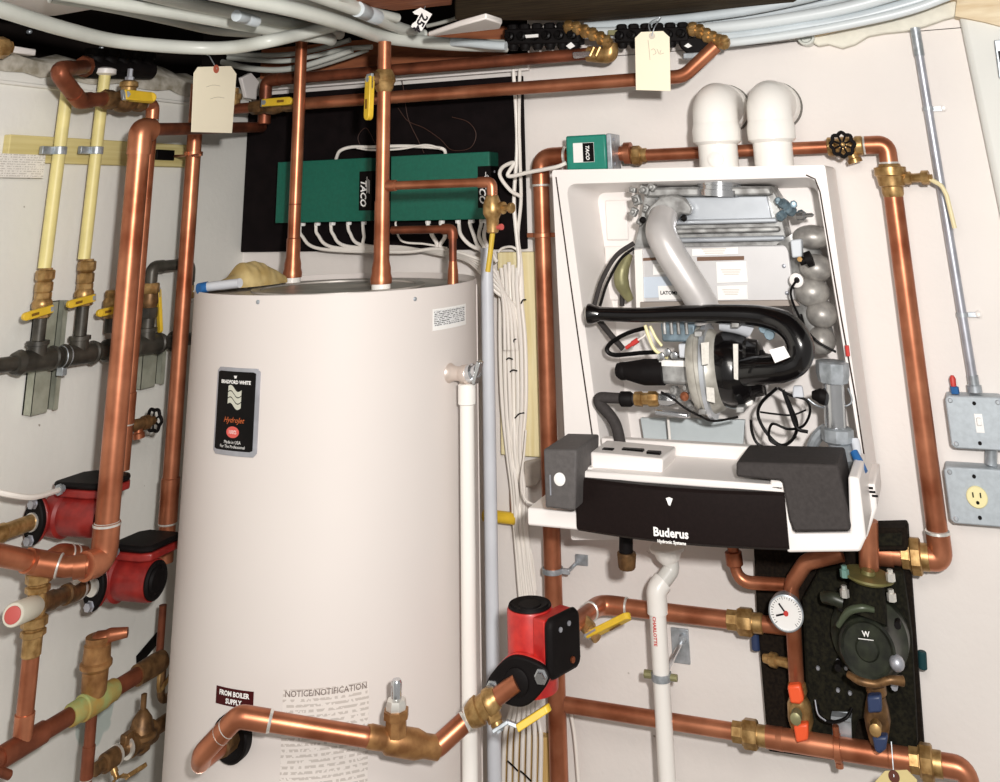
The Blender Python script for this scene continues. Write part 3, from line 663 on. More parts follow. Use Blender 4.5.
# dark pipe peeping in at lower left corner
tag(M().tube([L(-20, 765, .20), L(9, 775, .20)], .007, COPPER_D, 14).build('pipe_stub'), 'end of a copper pipe at the bottom left corner', 'copper pipe')
# upper left manifold
def manifold(name, label, p, q, n, m=BLKM, sz=.02, brass=True):
    ax = (q-p); ln = ax.length; ax.normalize(); th = thing(name, label, 'manifold', p)
    u = UP; w = ax.cross(UP).normalized()
    M().tube([p, q], sz, m, 16).build('body', th)
    for i in range(n):
        c = p+ax*ln*(i+.5)/n
        M().lathe(c, V((0, 0, 1)), [(0, sz*.9), (sz*1.1, sz*.9), (sz*1.2, sz*1.1), (sz*1.9, sz*1.1), (sz*2.0, sz*.5)], m, 12).build('actuator_knob', th, bevel=.001)
        M().lathe(c, w*-1, [(0, sz*.75), (sz*1.3, sz*.75), (sz*1.35, sz*.95), (sz*1.8, sz*.95), (sz*1.85, sz*.6)], m, 8).build('outlet', th)
    return th, ax
th, ax = manifold('pipe_manifold', 'black manifold under the ceiling tubes above the yellow gas tubes', L(88, 68, .03), L(150, 70, .03), 5, BLKM, .022)
M().lathe(L(88, 67, .06)-YY*.02, YY, hexprof(0, .02, rS*1.5)+[(.021, rS*1.1)], COPPER_D, 8).build('copper_nut', th)
th = thing('pipe_nut', 'brass nut cut by the left edge just below the ceiling', 'fitting', L(-2, 48, .03))
M().lathe(L(-8, 48, .04), V((0, 1, .15)), hexprof(0, .03, .022)+[(.031, .015), (.04, .015)], BRASS, 8).build('nut', th)
tag(M().box(L(20, 55, -.02)+UP*.008, XX*.012, YY*.03, UP*.007, WHT).build('white_clip', bevel=.003), 'small white ribbed clip on the ledge at the upper left', 'clip')
for x, y, s in ((28, 32, .005), (118, 12, .006), (100, 48, .004)):
    tag(M().lathe(L(x, y, -.15), XX, [(0, s), (.008, s), (.01, s*.5)], GALV, 10).build('nail_head'), {28: 'bright nail head in the dark timber at far upper left', 118: 'bright nail head between the two pale ceiling tubes', 100: 'bright nail head above the upper left manifold'}[x], 'nail')
# ================================================================== THE TANK
TANKM = mat('tank_enamel', srgb(214, 206, 201), 0.62, 0.0, var=0.015, scale=3)
TANKT = mat('tank_top_metal', srgb(150, 146, 140), 0.4, 0.3, col2=srgb(205, 198, 190), scale=9)
tank = thing('water_heater', 'tall round off-white hot water storage tank in the middle of the room', 'water heater', V((TC.x, TC.y, 0)))
tb = V((TC.x, TC.y, .04))
M().lathe(tb, UP, [(0, TR-.004), (0, TR), (TZ-.04, TR), (TZ-.036, TR-.0015), (TZ-.036, TR-.004), (TZ-.05, TR-.004)], TANKM, 96, caps=False).build('jacket', tank, sharp=50)
M().lathe(V((TC.x, TC.y, TZ-.022)), UP, [(0, TR-.005), (.012, TR-.006), (.016, TR-.03), (.016, .05), (.014, 0.0001)], TANKT, 72, caps=False).build('top_plate', tank, sharp=25)
M().lathe(V((TC.x, TC.y, TZ-.007)), UP, [(0, TR*.62), (.004, TR*.62), (.004, TR*.56), (0, TR*.56)], TANKT, 60, caps=False).build('top_rib', tank)
M().lathe(V((TC.x, TC.y, 0)), UP, [(0, TR*.9), (.045, TR*.9)], BLKM, 48).build('base', tank)
# seam at right, flap screws
for x, y in ((258, 302), (415, 299)):
    p = T(x, y); n = (p-TC); n.z = 0; n.normalize(); p.z = T(x, y).z
    M().lathe(p-n*.002, n, [(0, .004), (.003, .004), (.004, .002)], GALV, 10).build('screw', tank)
p = T(478, 420, .0); n = V((p.x-TC.x, p.y-TC.y, 0)).normalized()
sx = V((TC.x, TC.y, 0))+n*(TR+.0005)
M().box(V((sx.x, sx.y, .79)), n*.0012, n.cross(UP)*.006, UP*.745, TANKM).build('jacket_seam', tank, bevel=.0005)
def cyl(theta, z, off):                            # mapping (u, v) metres onto the jacket
    return lambda u, v: V((TC.x+(TR+off)*math.cos(theta+u/TR), TC.y+(TR+off)*math.sin(theta+u/TR), z+v))
def theta(p): return math.atan2(p.y-TC.y, p.x-TC.x)
def patch(name, par, th_, z, w, h, off, m, rr=0.0, tilt=0.0, nu=16, thick=.001):
    f = cyl(th_, z, off); f0 = cyl(th_, z, off-thick)
    out = []
    if rr:
        for cx_, cy_, a0 in ((w/2-rr, h/2-rr, 0), (-w/2+rr, h/2-rr, 90), (-w/2+rr, -h/2+rr, 180), (w/2-rr, -h/2+rr, 270)):
            for k in range(5):
                a_ = math.radians(a0+k*22.5); out.append((cx_+rr*math.cos(a_), cy_+rr*math.sin(a_)))
    mb = M()
    vs = []; fs = []
    for i in range(nu+1):
        u = -w/2+w*i/nu; e = 0
        if rr:
            dx = max(0, abs(u)-(w/2-rr)); e = rr-math.sqrt(max(0, rr*rr-dx*dx))
        for v, ff in ((-h/2+e, f0), (-h/2+e, f), (h/2-e, f), (h/2-e, f0)):
            vs.append(ff(u, v+tilt*u))
    for i in range(nu):
        for k in range(3): fs.append([i*4+k, (i+1)*4+k, (i+1)*4+k+1, i*4+k+1])
    fs += [[0, 1, 2, 3], [nu*4+3, nu*4+2, nu*4+1, nu*4]]
    return mb.add(vs, fs, m).build(name, par)
# maker's badge
q = [T(219, 366), T(261, 369), T(257, 458), T(215, 452)]
thb = sum(theta(p) for p in q)/4; zb = sum(p.z for p in q)/4
wb = (theta(q[1])+theta(q[2])-theta(q[0])-theta(q[3]))/2*TR; hb = (q[0].z+q[1].z-q[2].z-q[3].z)/2
bd = patch('badge', tank, thb, zb, wb, hb, .003, STEEL, .006, thick=.003)
patch('badge_face', bd, thb-.002/TR, zb+.001, wb-.012, hb-.014, .0036, BLK, .002)
BT = lambda dz, du=0: cyl(thb+(du-.002)/TR, zb+dz, .0042)
text('BRADFORD WHITE', bd, V(), XX, UP, .0082, WPRINT, fn=BT(hb*.335), bold=.0003)
text('w', bd, V(), XX, UP, .009, WPRINT, fn=BT(hb*.40), bold=.0005)
mb = M()
for k in range(3):                                 # waving flag of three stripes
    vs = []; fs = []
    for i in range(17):
        u = -.016+.032*i/16; y_ = .004*math.sin(i/16*2*math.pi+.2)+u*-.18
        for v in (0.0135-k*.0105, .0047-k*.0105): vs.append(BT(hb*.17)(u, v+y_+.0))
    for i in range(16): fs.append([i*2, i*2+1, i*2+3, i*2+2])
    mb.add(vs, fs, mat('badge_silver', srgb(205, 205, 190), .4, .2))
mb.build('flag_emblem', bd)
text('HydroJet', bd, V(), XX, UP, .013, mat('orange_print', srgb(196, 96, 44), .5), fn=BT(-hb*.1), shear=.4)
vs = [BT(-hb*.235)(.015*math.cos(a), .0095*math.sin(a)) for a in [2*math.pi*k/24 for k in range(24)]]
M().add(vs, [list(range(24))], mat('badge_red', srgb(214, 90, 82), .5)).build('red_oval', bd)
text('100%', bd, V(), XX, UP, .009, WPRINT, fn=lambda u, v: BT(-hb*.235)(u, v)+OUTB*.0006)
text('Made in USA', bd, V(), XX, UP, .0075, WPRINT, fn=BT(-hb*.35)); text('For The Professional', bd, V(), XX, UP, .0070, WPRINT, fn=BT(-hb*.40))
# data sticker, upper right
q = [T(432, 308), T(465, 305), T(466, 325), T(433, 330)]
ths = sum(theta(p) for p in q)/4; zs = sum(p.z for p in q)/4
ws = (theta(q[1])+theta(q[2])-theta(q[0])-theta(q[3]))/2*TR; hs = (q[0].z+q[1].z-q[2].z-q[3].z)/2
st = patch('data_sticker', tank, ths, zs, ws, hs, .0008, WPRINT, 0, thick=.0006)
st['label'] = 'white sticker with dense grey print'
patch('print_block', st, ths-.002/TR, zs+.002, ws*.9, hs*.72, .0014, printed_mat('dense_print', srgb(225, 225, 225), srgb(70, 70, 72), 300, 320), 0, thick=.0004)
# paper at the bottom
q = [T(284, 690), T(368, 690), T(370, 760), T(284, 760)]
ths = (theta(q[0])+theta(q[1]))/2; ws = (theta(q[1])-theta(q[0]))*TR; z1 = T(320, 688).z; z0 = z1-.19
PR = printed_mat('fine_print', srgb(222, 214, 208), srgb(192, 183, 176), 130, 170)
nt = patch('notice_label', tank, ths, (z1+z0)/2, ws*1.02, z1-z0, .0008, PR, 0, thick=.0006)
text('NOTICE/NOTIFICATION', nt, V(), XX, UP, .0125, mat('grey_print', srgb(118, 104, 98), .7), fn=cyl(ths, z1-.006, .0016), bold=.0001)
# red and black warning label
q = [T(217, 685), T(254, 692), T(253, 709), T(216, 703)]
ths = sum(theta(p) for p in q)/4; zs = sum(p.z for p in q)/4
ws = (theta(q[1])+theta(q[2])-theta(q[0])-theta(q[3]))/2*TR; hs = (q[0].z+q[1].z-q[2].z-q[3].z)/2
DR = mat('dark_red_label', srgb(66, 18, 20), .5)
lb = patch('supply_label', tank, ths, zs, ws, hs, .001, DR, 0, thick=.001)
text('FROM BOILER', lb, V(), XX, UP, .0098, WPRINT, fn=cyl(ths, zs+.005, .0016), bold=.0004)
text('SUPPLY', lb, V(), XX, UP, .0098, WPRINT, fn=cyl(ths, zs-.006, .0016), bold=.0004)
# black grommet with the port
gp = T(234, 736); gn = V((gp.x-TC.x, gp.y-TC.y, 0)).normalized()
rg = rad(gp, UP, 44)
mb = M().lathe(gp-gn*.012, gn, [(0, rg), (.024, rg), (.027, rg*.92), (.022, rg*.8), (.019, rg*.5)], BLKM, 36)
mb.build('port_grommet', tank)
M().lathe(gp-gn*.01, gn, [(0, rg*.5), (.045, rg*.5), (.047, rg*.4)], BRASS_D, 8).build('port_nipple', tank)
# union collars for the risers on the top plate
r1b = Z(292, 283, TZ-.006); r2b = Z(381, 290, TZ-.006); r3b = Z(453, 286, TZ-.01)
# keep them on the tank top
def clampin(p, m_=.03):
    v = V((p.x-TC.x, p.y-TC.y, 0)); l = v.length
    return V((TC.x, TC.y, p.z))+v*(min(l, TR-m_)/l)
r1b = clampin(r1b); r2b = clampin(r2b, .035); r3b = clampin(r3b, .02)
def riser(base, pt, w, name, lab, wb_, wt=None):
    r_ = rad(vto(base, 200), UP, w); t_ = vto(base, pt)
    root = thing(name, lab, 'copper pipe', base)
    M().tube([base+UP*.03, t_], r_, COPPER, 24).build('pipe', root)
    M().lathe(base+UP*.012, UP, [(0, r_*1.5), (.01, r_*1.55), (.02, r_*1.35), (.03, r_*1.35), (.045, r_*1.12), (.085, r_*1.12), (.087, r_*1.0)], COPPER, 24).build('adapter', root)
    M().lathe(base, UP, [(0, r_*1.35), (.012, r_*1.35)], PVC, 24).build('white_nipple', root)
    return root, r_, t_
R1, rr1_, t1_ = riser(r1b, 38, 12.5, 'tank_riser', 'copper riser standing on the tank top in front of the left green controller', 18)
R2, rr2_, t2_ = riser(r2b, 42, 14, 'tank_riser', 'copper riser on the tank top with a yellow-levered ball valve near the ceiling', 20)
for y_ in (255, 205): M().lathe(vto(r1b, y_), UP, [(0, rr1_*1.02), (.003, rr1_*1.02)], COPPER_D, 20).build('joint', R1)
M().lathe(vto(r2b, 262), UP, [(0, rr2_*1.1), (.12, rr2_*1.1)], COPPER, 24).build('coupling', R2)
# ball valve on the second riser
v0 = vto(r2b, 92); v1 = vto(r2b, 70); c = (v0+v1)/2
th = thing('ball_valve', 'brass ball valve with a yellow lever hanging down, on the second tank riser', 'valve', v0)
ln = (v1-v0).length
M().lathe(v0, UP, [(0, rr2_*1.1), (ln*.15, rr2_*1.35), (ln*.35, rr2_*1.5), (ln*.5, rr2_*1.75), (ln*.75, rr2_*1.6), (ln*.85, rr2_*1.4), (ln, rr2_*1.2)], BRASS, 20).build('body', th)
sd = V((-.5, -.86, 0)).normalized()
M().lathe(c+UP*.004, sd, hexprof(0, rr2_*2.0, rr2_*1.1), BRASS_D, 8).build('bonnet', th)
handle_lever(th, c+sd*rr2_*1.9+UP*.002, sd, V((0, 0, -1)), rr2_*.5, .078, rr2_*1.5, YEL, .05)
# side branch, boiler drain and yellow strip
bz_ = vto(r2b, 186); be = V((bz_.x, bz_.y, bz_.z)); bdir = V((1, .0, 0))
pe = B(492, 189, -bz_.y); pe = V((pe.x, bz_.y, bz_.z)); rb_ = rad(pe, XX, 9)
brn = thing('copper_branch', 'thin copper branch running right from the second tank riser to a drain valve', 'copper pipe', pe)
M().tube(fil([bz_+XX*rr2_*.9, pe, pe-UP*.03], .016), rb_, COPPER, 16).build('pipe', brn)
M().lathe(bz_+XX*rr2_*.8, XX, [(0, rb_*1.35), (.02, rb_*1.3), (.022, rb_)], COPPER, 16).build('tee_socket', brn)
M().tube(fil([pe-XX*.03, pe, pe-UP*.025], .016), rb_*1.25, COPPER, 16).build('elbow', brn)
dv = pe-UP*.03
th = thing('boiler_drain', 'brass drain valve hanging at the end of the thin copper branch', 'valve', dv-UP*.06)
M().lathe(dv+UP*.004, -UP, [(0, .012), (.01, .016), (.02, .019), (.035, .019), (.045, .013), (.07, .012), (.072, .009)], BRASS, 20).build('body', th)
M().lathe(dv-UP*.02, V((1, -.3, -.02)), [(0, .009), (.02, .009), (.022, .012), (.03, .012), (.031, .006), (.045, .006), (.046, .010), (.052, .010)], BRASS, 12).build('spout', th)
M().lathe(dv-UP*.058+XX*.005, V((1, -.4, .1)), [(0, .004), (.014, .004), (.015, .006), (.020, .006)], mat('faded_red', srgb(190, 84, 78), .6), 12).build('red_cap', th)
yb0 = dv-UP*.065
tag(M().tube([yb0, yb0-UP*.04-XX*.006, yb0-UP*.075-XX*.012], .0052, mat('olive_yellow', srgb(196, 164, 50), .5), 10).build('yellow_tube'), 'short yellow tube below the brass drain valve entering the pale vertical conduit', 'tube')
# third thin copper pipe at the back of the tank top
r3_ = rad(r3b, UP, 8); t3_ = vto(r3b, 229)
hL = B(392, 229, -r3b.y)
p3 = thing('copper_pipe', 'thin copper pipe rising from the back right of the tank top', 'copper pipe', r3b)
M().tube(fil([r3b+UP*.0, t3_, V((hL.x, r3b.y, t3_.z))], .012), r3_, COPPER_D, 14).build('pipe', p3)
M().lathe(r3b, UP, [(0, r3_*1.4), (.03, r3_*1.3), (.05, r3_*1.05)], COPPER, 16).build('adapter', p3)
M().tube(fil([t3_-UP*.02, t3_, t3_-XX*.025], .012), r3_*1.3, COPPER_D, 14).build('elbow', p3)
# cloth bundle lying on the tank top
mb = M(); ca, cb_ = Z(198, 290, TZ), Z(292, 284, TZ); n = 26; vs = []; fs = []; rnd = random.Random(9)
ca = clampin(ca, .01); cb_ = clampin(Z(285, 282, TZ), .03)
axd = (cb_-ca); sidev = axd.cross(UP).normalized()
for i in range(n+1):
    t = i/n; hgt = (.012+.032*max(0, math.sin(math.pi*min(1, max(0, (t-.12)/.86))))**1.0) * (.55 if t < .42 else 1.0); wdt = .014+.028*math.sin(math.pi*min(1, t+.05))
    for k in range(10):
        a_ = math.pi*k/9; vs.append(ca+axd*t+sidev*math.cos(a_)*wdt*(1+.15*rnd.random())+UP*(math.sin(a_)*hgt*(1+.25*rnd.random())+.0))
for i in range(n):
    for k in range(9): fs.append([i*10+k, i*10+k+1, (i+1)*10+k+1, (i+1)*10+k])
fs += [[k for k in range(10)], [n*10+k for k in range(10)][::-1]]
ctm = mb.add(vs, fs, PUTTY).build('cloth_bundle', sharp=80); tag(ctm, 'crumpled tan cloth bundle lying on the left of the tank top', 'cloth')
ctm.modifiers.new('s', 'SUBSURF').levels = 1
cl = V((g0.x, g0.y, g0.z-.035))
hs_ = thing('grey_hose', 'short grey hose with a blue end lying on the left edge of the tank top', 'hose', ca)
h1 = Z(206, 287, TZ+.012)
M().tube([h1, Z(240, 283, TZ+.02)], .009, PVCG, 12).build('hose', hs_)
M().tube([h1-axd*.08-UP*.002, h1+axd*.02], .0105, BLUEC, 12).build('blue_end', hs_)
# relief valve and its discharge pipe
tp = T(450, 372, .0); tn = V((tp.x-TC.x, tp.y-TC.y, 0)).normalized(); tcz = T(461, 374).z
tc_ = T(450, 373, 0.0)
th = thing('temperature_relief_valve', 'chrome relief valve at the upper right of the tank', 'valve', tc_)
jn = V((tc_.x-TC.x, tc_.y-TC.y, 0)).normalized()
M().lathe(tc_-jn*.004, jn, [(0, .018), (.004, .018), (.006, .016), (.016, .013), (.03, .013), (.034, .016), (.048, .018), (.052, .015)], mat('white_brass', srgb(214, 200, 190), .35, .4), 24).build('body', th)
vc = tc_+jn*.04
sdv = V((.85, -.25, .25)).normalized()
M().lathe(vc, sdv, [(0, .016), (.018, .016), (.02, .012), (.03, .012)], CHROME, 20).build('cap', th)
M().box(vc+sdv*.03+V((.0, -.002, -.002)), V((.0035, 0, -.002)), V((0, .009, 0)), V((.006, 0, .019)), CHROME).build('test_lever', th, bevel=.001)
vp = vc-UP*.022; pw_ = rad(vp-UP*.3, UP, 15)
dp = thing('discharge_pipe', 'white plastic discharge pipe running down the right front of the tank', 'plastic pipe', V((vp.x, vp.y, .1)))
M().tube([vp-UP*.01, V((vp.x, vp.y, .1))], pw_, PVC, 24).build('pipe', dp)
M().lathe(vp+UP*.006, -UP, [(0, pw_*1.05), (.002, pw_*1.25), (.035, pw_*1.25), (.037, pw_*1.0)], PVC, 24).build('socket', dp)
# pale conduit right of the tank
g1 = B(489, 400, .17); g1t = vto(g1, 249); rgc = rad(g1, UP, 13)
cd = thing('pale_conduit', 'pale grey upright conduit between the tank and the white cables', 'conduit', V((g1.x, g1.y, .05)))
M().tube([V((g1.x, g1.y, .05)), g1t], rgc, PVCG, 24, caps=True).build('tube', cd)
M().lathe(g1t-UP*.004, UP, [(0, rgc*1.06), (.006, rgc*1.06), (.006, rgc*.85), (0, rgc*.85)], PVCG, 24, caps=False).build('rim', cd)
# front loop from the tank port to the red pump
pp = gp+gn*.05
f1 = T(206, 750, .105); f2 = T(238, 716, .105); f3 = T(366, 737, .10); f4 = T(396, 741, .10)
rF = rad(T(320, 727, .105), XX, 23)
dn = thing('boiler_supply_loop', 'copper loop across the foot of the tank from its port to the bright red pump', 'copper pipe', f1-UP*.0)
f5 = T(436, 748, .11); f6 = T(471, 716, .13)
path = [gp+gn*.03, gp+gn*.06, f1, f2, f3, f5, f6]
# planar stages
M().tube(fil([gp+gn*.03, gp+gn*.085, f1+(f1-f2)*.12, f2, f3, f4, f5, f6], rF*1.6), rF, COPPER, 24).build('pipe', dn)
def elb(a_, b_, c_, s, e, m=COPPER, par=dn, k=1.13, r_=None):
    r_ = r_ or rF
    d1 = (a_-b_).normalized(); d2 = (c_-b_).normalized()
    mb = M().tube(fil([b_+d1*s, b_, b_+d2*e], r_*1.6), r_*k, m, 24)
    for d_, l_ in ((d1, s), (d2, e)): mb.lathe(b_+d_*(l_-.001), d_, [(0, r_*k*1.02), (.004, r_*1.08), (.005, r_)], SOLDER, 24)
    mb.build('elbow', par)
elb(gp+gn*.085, f1+(f1-f2)*.12, f2, .03, .055); elb(f1, f2, f3, .04, .05); elb(f4, f5, f6, .05, .055)
tx = (f4-f3).normalized()
M().lathe(T(367, 736, .10), (T(420, 745, .105)-T(367, 736, .10)), [(0, rF*1.1), (.006, rF*1.2), (.03, rF*1.15), (.036, rF*1.45), (.085, rF*1.5), (.1, rF*1.2), (.125, rF*1.2)], BRONZE, 24).build('tee_body', dn)
tt = T(396, 735, .105)
tee = M().lathe(tt, UP, [(0, rF*1.3), (rF*1.6, rF*1.25), (rF*1.7, rF*1.5), (rF*2.5, rF*1.5), (rF*2.6, rF*1.1)], BRONZE, 8).build('vent_boss', dn)
vt = tt+UP*rF*2.5
th = thing('air_vent', 'small silver capped vent standing on the bronze tee at the foot of the tank', 'air vent', vt)
M().lathe(vt, UP, [(0, rF*1.2), (.006, rF*1.25), (.014, rF*1.1), (.016, rF*.7)], SOLDER, 8).build('base_nut', th)
M().lathe(vt+UP*.015, UP, [(0, rF*.62), (.022, rF*.66), (.026, rF*.5)], CHROME, 14).build('stem', th)
# isolation valve before the pump
fc_ = T(516, 686, 0) if False else None
flc = B(517, 682, .50)
vdir = (flc-f6); ln_ = vdir.length; vdir.normalize()
rV = rF
ball = thing('pump_valve', 'brass pump isolation valve with a yellow lever below the bright red pump', 'valve', f6-UP*.03)
M().lathe(f6-vdir*.005, vdir, [(0, rV*1.15), (.006, rV*1.35), (.012, rV*1.5), (.014, rV*1.55), (.022, rV*1.6), (.024, rV*1.35), (.036, rV*1.35), (.038, rV*1.55), (.046, rV*1.5), (.05, rV*1.3), (.055, rV*1.2), (ln_*.62, rV*1.15)], BRASS, 24).build('body', ball)
M().lathe(f6-vdir*.006, vdir, [(0, rV*1.2), (.004, rV*1.2)], SOLDER, 24).build('solder_ring', ball)
stt = f6+vdir*.035
sdd = V((.5, -.1, -.85)).normalized()
M().lathe(stt+sdd*rV*.9, sdd, [(0, rV*.9), (rV*1.0, rV*.9), (rV*1.05, rV*.65), (rV*1.5, rV*.65)], BRASS, 8).build('bonnet', ball)
hdv = (B(553, 692, .46)-B(500, 722, .50)).normalized()
handle_lever(ball, stt+sdd*rV*2.0, sdd, (hdv-sdd*hdv.dot(sdd)), rV*.6, .082, rV*1.35, YEL, .35)
M().tube([f6+vdir*ln_*.5, flc], rV*1.0, COPPER, 24).build('pipe', ball)
# the bright red pump
ax = V((-.05, 1, 0)).normalized()
u = UP.copy(); w = V((1, .05, 0)).normalized()
root = thing('circulator_pump', 'bright red circulator pump in front of the copper riser right of the tank', 'pump', flc-UP*.05)
flr = rad(flc, UP, 66)*.98
ang = math.radians(-16)
ul = (u*math.cos(ang)+w*math.sin(ang)); wl = (w*math.cos(ang)-u*math.sin(ang))
pts = []
for k in range(48):
    a_ = 2*math.pi*k/48; pts.append(flc+(wl*math.cos(a_)*(.72+.36*abs(math.cos(a_))**3)+ul*math.sin(a_)*.66)*flr)
M().prism(pts, ax*.012, BLKM).build('flange', root, bevel=.003)
M().prism([p+ax*.0125 for p in pts], ax*.012, RED).build('mating_flange', root, bevel=.003)
for s in (-1, 1): M().lathe(flc+wl*s*flr*.84, -ax, [(0, .012), (.003, .012), (.0035, .009), (.011, .0085)], CHROME, 6).build('bolt', root)
M().lathe(flc+ax*.001, -ax, [(0, rV*1.6), (.004, rV*1.5), (.006, rV*1.2)], BLKM, 24).build('gasket_ring', root)
mc = flc+ax*.062+XX*.004                                   # motor centre line
mc0 = mc-UP*.035; tpz = vto(mc, 606)
rMo = rad(vto(mc, 630), UP, 47)
M().lathe(flc+ax*.02, ax, [(0, rMo*.8), (.02, rMo*.85), (.08, rMo*.8), (.10, rMo*.5)], RED, 24).build('volute', root)
hM = (tpz-mc0).z
M().lathe(mc0, UP, [(0, rMo*.9), (.004, rMo*1.12), (hM*.30, rMo*1.14), (hM*.34, rMo*.98), (hM*.97, rMo*.98), (hM, rMo*.94)], RED, 36).build('casing', root)
M().lathe(V((mc.x, mc.y, tpz.z+.001)), UP, [(0, rMo*.93), (.003, rMo*.9), (.001, rMo*.8), (.004, rMo*.76), (.001, rMo*.5), (.003, rMo*.46), (.003, rMo*.1)], BLKM, 36).build('end_cap', root)
bxd = (V((math.cos(math.radians(-20)), math.sin(math.radians(-20)), 0))); bs_ = UP.cross(bxd).normalized()
bx = mc0+UP*hM*.66+bxd*rMo*.80+bs_*rMo*.20
def pl8(c, hx_, hz_, k): return [c+bs_*x*hx_+UP*z*hz_ for x, z in ((-1, -1+k), (-1+k, -1), (1-k, -1), (1, -1+k), (1, 1-k), (1-k, 1), (-1+k, 1), (-1, 1-k))]
bw = rMo*1.0; bhh = hM*.36
M().prism(pl8(bx, bw*.92, bhh*.9, .06), bxd*rMo*.62, RED).build('box_base', root, bevel=.004)
M().prism(pl8(bx+bxd*rMo*.63, bw, bhh, .22), bxd*rMo*.38, BLKM).build('terminal_box', root, bevel=.007)
fr = bx+bxd*rMo*1.01
M().lathe(fr-bs_*bw*.35+UP*bhh*.55, bxd, [(0, .004), (.002, .004)], STEEL, 8).build('cover_screw', root)
M().lathe(fr+bs_*bw*.2+UP*bhh*.62, bxd, [(0, .004), (.002, .004)], STEEL, 8).build('cover_screw', root)
M().lathe(fr+bs_*bw*.35-UP*bhh*.6, bxd, [(0, .005), (.003, .005)], COPPER, 8).build('cover_screw', root)
# ================================================================== BACK WALL, LEFT PART
# black backing board (on the wall)
x0 = B(247, 200, 0).x; xr = B(527, 200, 0).x; zb_ = (B(247, 250, .01).z+B(530, 251, .01).z)/2; zt_ = 2.0
tag(M().box(V(((x0+xr)/2, -.008, (zb_+zt_)/2)), XX*(xr-x0)/2, YY*.008, UP*(zt_-zb_)/2, BOARD).build('backing_board', bevel=.002), 'large black painted board on the back wall behind the green controllers', 'board')
# white trim batten above the board
a = B(268, 87, .03); b = B(528, 65, .03)
tag(M().box(V(((a.x+b.x)/2-.0, -.024, (a.z+b.z)/2)), XX*(b.x-a.x)/2, YY*.007, UP*.011, WHT).build('white_batten', bevel=.002), 'white painted batten across the top of the black board', 'batten')
a = B(531, 66, .0)
# yellowish timber strips behind the cables
def strip(name, pxl, pxr, pt, pbm, d, lab, m=WOODY):
    l = B(pxl, (pt+pbm)/2, d).x; r_ = B(pxr, (pt+pbm)/2, d).x; zt = B((pxl+pxr)/2, pt, d).z; zb = B((pxl+pxr)/2, pbm, d).z
    return tag(M().box(V(((l+r_)/2, -d/2, (zt+zb)/2)), XX*(r_-l)/2, YY*d/2, UP*(zt-zb)/2, m).build(name, bevel=.002), lab, 'board')
strip('timber_strip', 499, 538, 252, 456, .022, 'pale yellow timber strip behind the white cables under the black board')
strip('timber_strip', 503, 553, 735, 830, .022, 'yellow timber strip low on the back wall behind the copper riser', mat('amber_wood', srgb(190, 152, 88), .75, col2=srgb(214, 180, 116), scale=8, stretch=(14, 14, .6)))
# green zone controllers
def controller(lab, xl, xr_, yt, yb, dlt):
    dep = .055
    l = B(xl, (yt+yb)/2, .016+dep).x; r_ = B(xr_, (yt+yb)/2, .016+dep).x; zt = B((xl+xr_)/2, yt, .016+dep).z; zb = B((xl+xr_)/2, yb, .016+dep).z
    c = V(((l+r_)/2, -(.017+dep/2), (zt+zb)/2)); hw = (r_-l)/2; hh = (zt-zb)/2
    th = thing('zone_controller', lab, 'controller', V((c.x, -.03, zb)), 'green zone controllers')
    M().box(c+YY*.002, XX*hw, YY*(dep/2-.002), UP*hh, mat('dark_green_case', srgb(16, 70, 56), .5)).build('case', th, bevel=.002)
    M().box(c-YY*(dep/2-.0015), XX*hw, YY*.0025, UP*hh, GREEN).build('cover', th, bevel=.0015)
    lw = dlt; lc = c+XX*(hw-lw/2+.004)-YY*(dep/2+.0015)-UP*hh*.05
    lg = M().box(lc, XX*lw/2, YY*.0012, UP*hh*.62, BLK).build('logo_panel', th)
    side = M().box(c+XX*(hw+.001)-UP*hh*.05, XX*.0015, YY*(dep/2-.004), UP*hh*.62, BLK).build('side_label', th)
    f = lc-YY*.0016
    text('TACO', lg, f-XX*lw*.16-UP*hh*.06, -UP, XX, hh*.30, WPRINT, bold=.0007, shear=.25)
    mb = M()
    for k, ww in enumerate((.62, .5, .5)):
        mb.box(f+XX*(lw*(.12+.1*k))+UP*hh*(.18-.03*k), XX*lw*.02, YY*.0002, UP*hh*ww*.42, WPRINT)
    mb.build('logo_bars', lg)
    for s in (-1, 1): M().lathe(c+XX*(hw+.002)+UP*hh*.4*s-YY*.005, XX, [(0, .003), (.002, .003)], STEEL, 8).build('screw', side)
    return c, hw, hh
cA, hwA, hhA = controller('green zone controller at the left, behind the first tank riser', 277, 371, 160, 222, .036)
cB, hwB, hhB = controller('green zone controller at the right, behind the thin copper branch', 391, 490, 154, 220, .034)
# cable joining the two controllers
curve_thing('jumper_cable', 'twin white cable looping over the tops of the two green controllers', [B(336, 159, .05), B(340, 151, .06), B(352, 147, .06), B(372, 147, .06), B(400, 146, .06), B(428, 147, .06), B(443, 149, .06), B(446, 156, .05)], .0042, WIRE, 'cable')
curve_thing('jumper_cable', 'thinner white wire beside the twin cable over the green controllers', [B(357, 148, .065), B(372, 150, .067), B(400, 149, .067), B(425, 145, .067), B(440, 148, .067)], .0025, WIRE, 'cable')
# loose thin wires on the board
for i, pts in enumerate(([(362, 150), (358, 137), (366, 128), (374, 141), (378, 152)], [(398, 108), (408, 121), (424, 128), (440, 139), (452, 150), (470, 148), (476, 134), (468, 122), (452, 117)], [(401, 75), (404, 92), (408, 118), (418, 140), (424, 153)])):
    curve_thing('loose_wire', ('small loop of thin dark wire above the left green controller', 'thin brown wire loop curling on the black board above the right controller', 'thin dark wire hanging from the top of the black board')[i], [B(x, y, .024) for x, y in pts], .0009, mat('dark_wire_brown', srgb(70, 44, 34), .6), 'wire', seg=6)
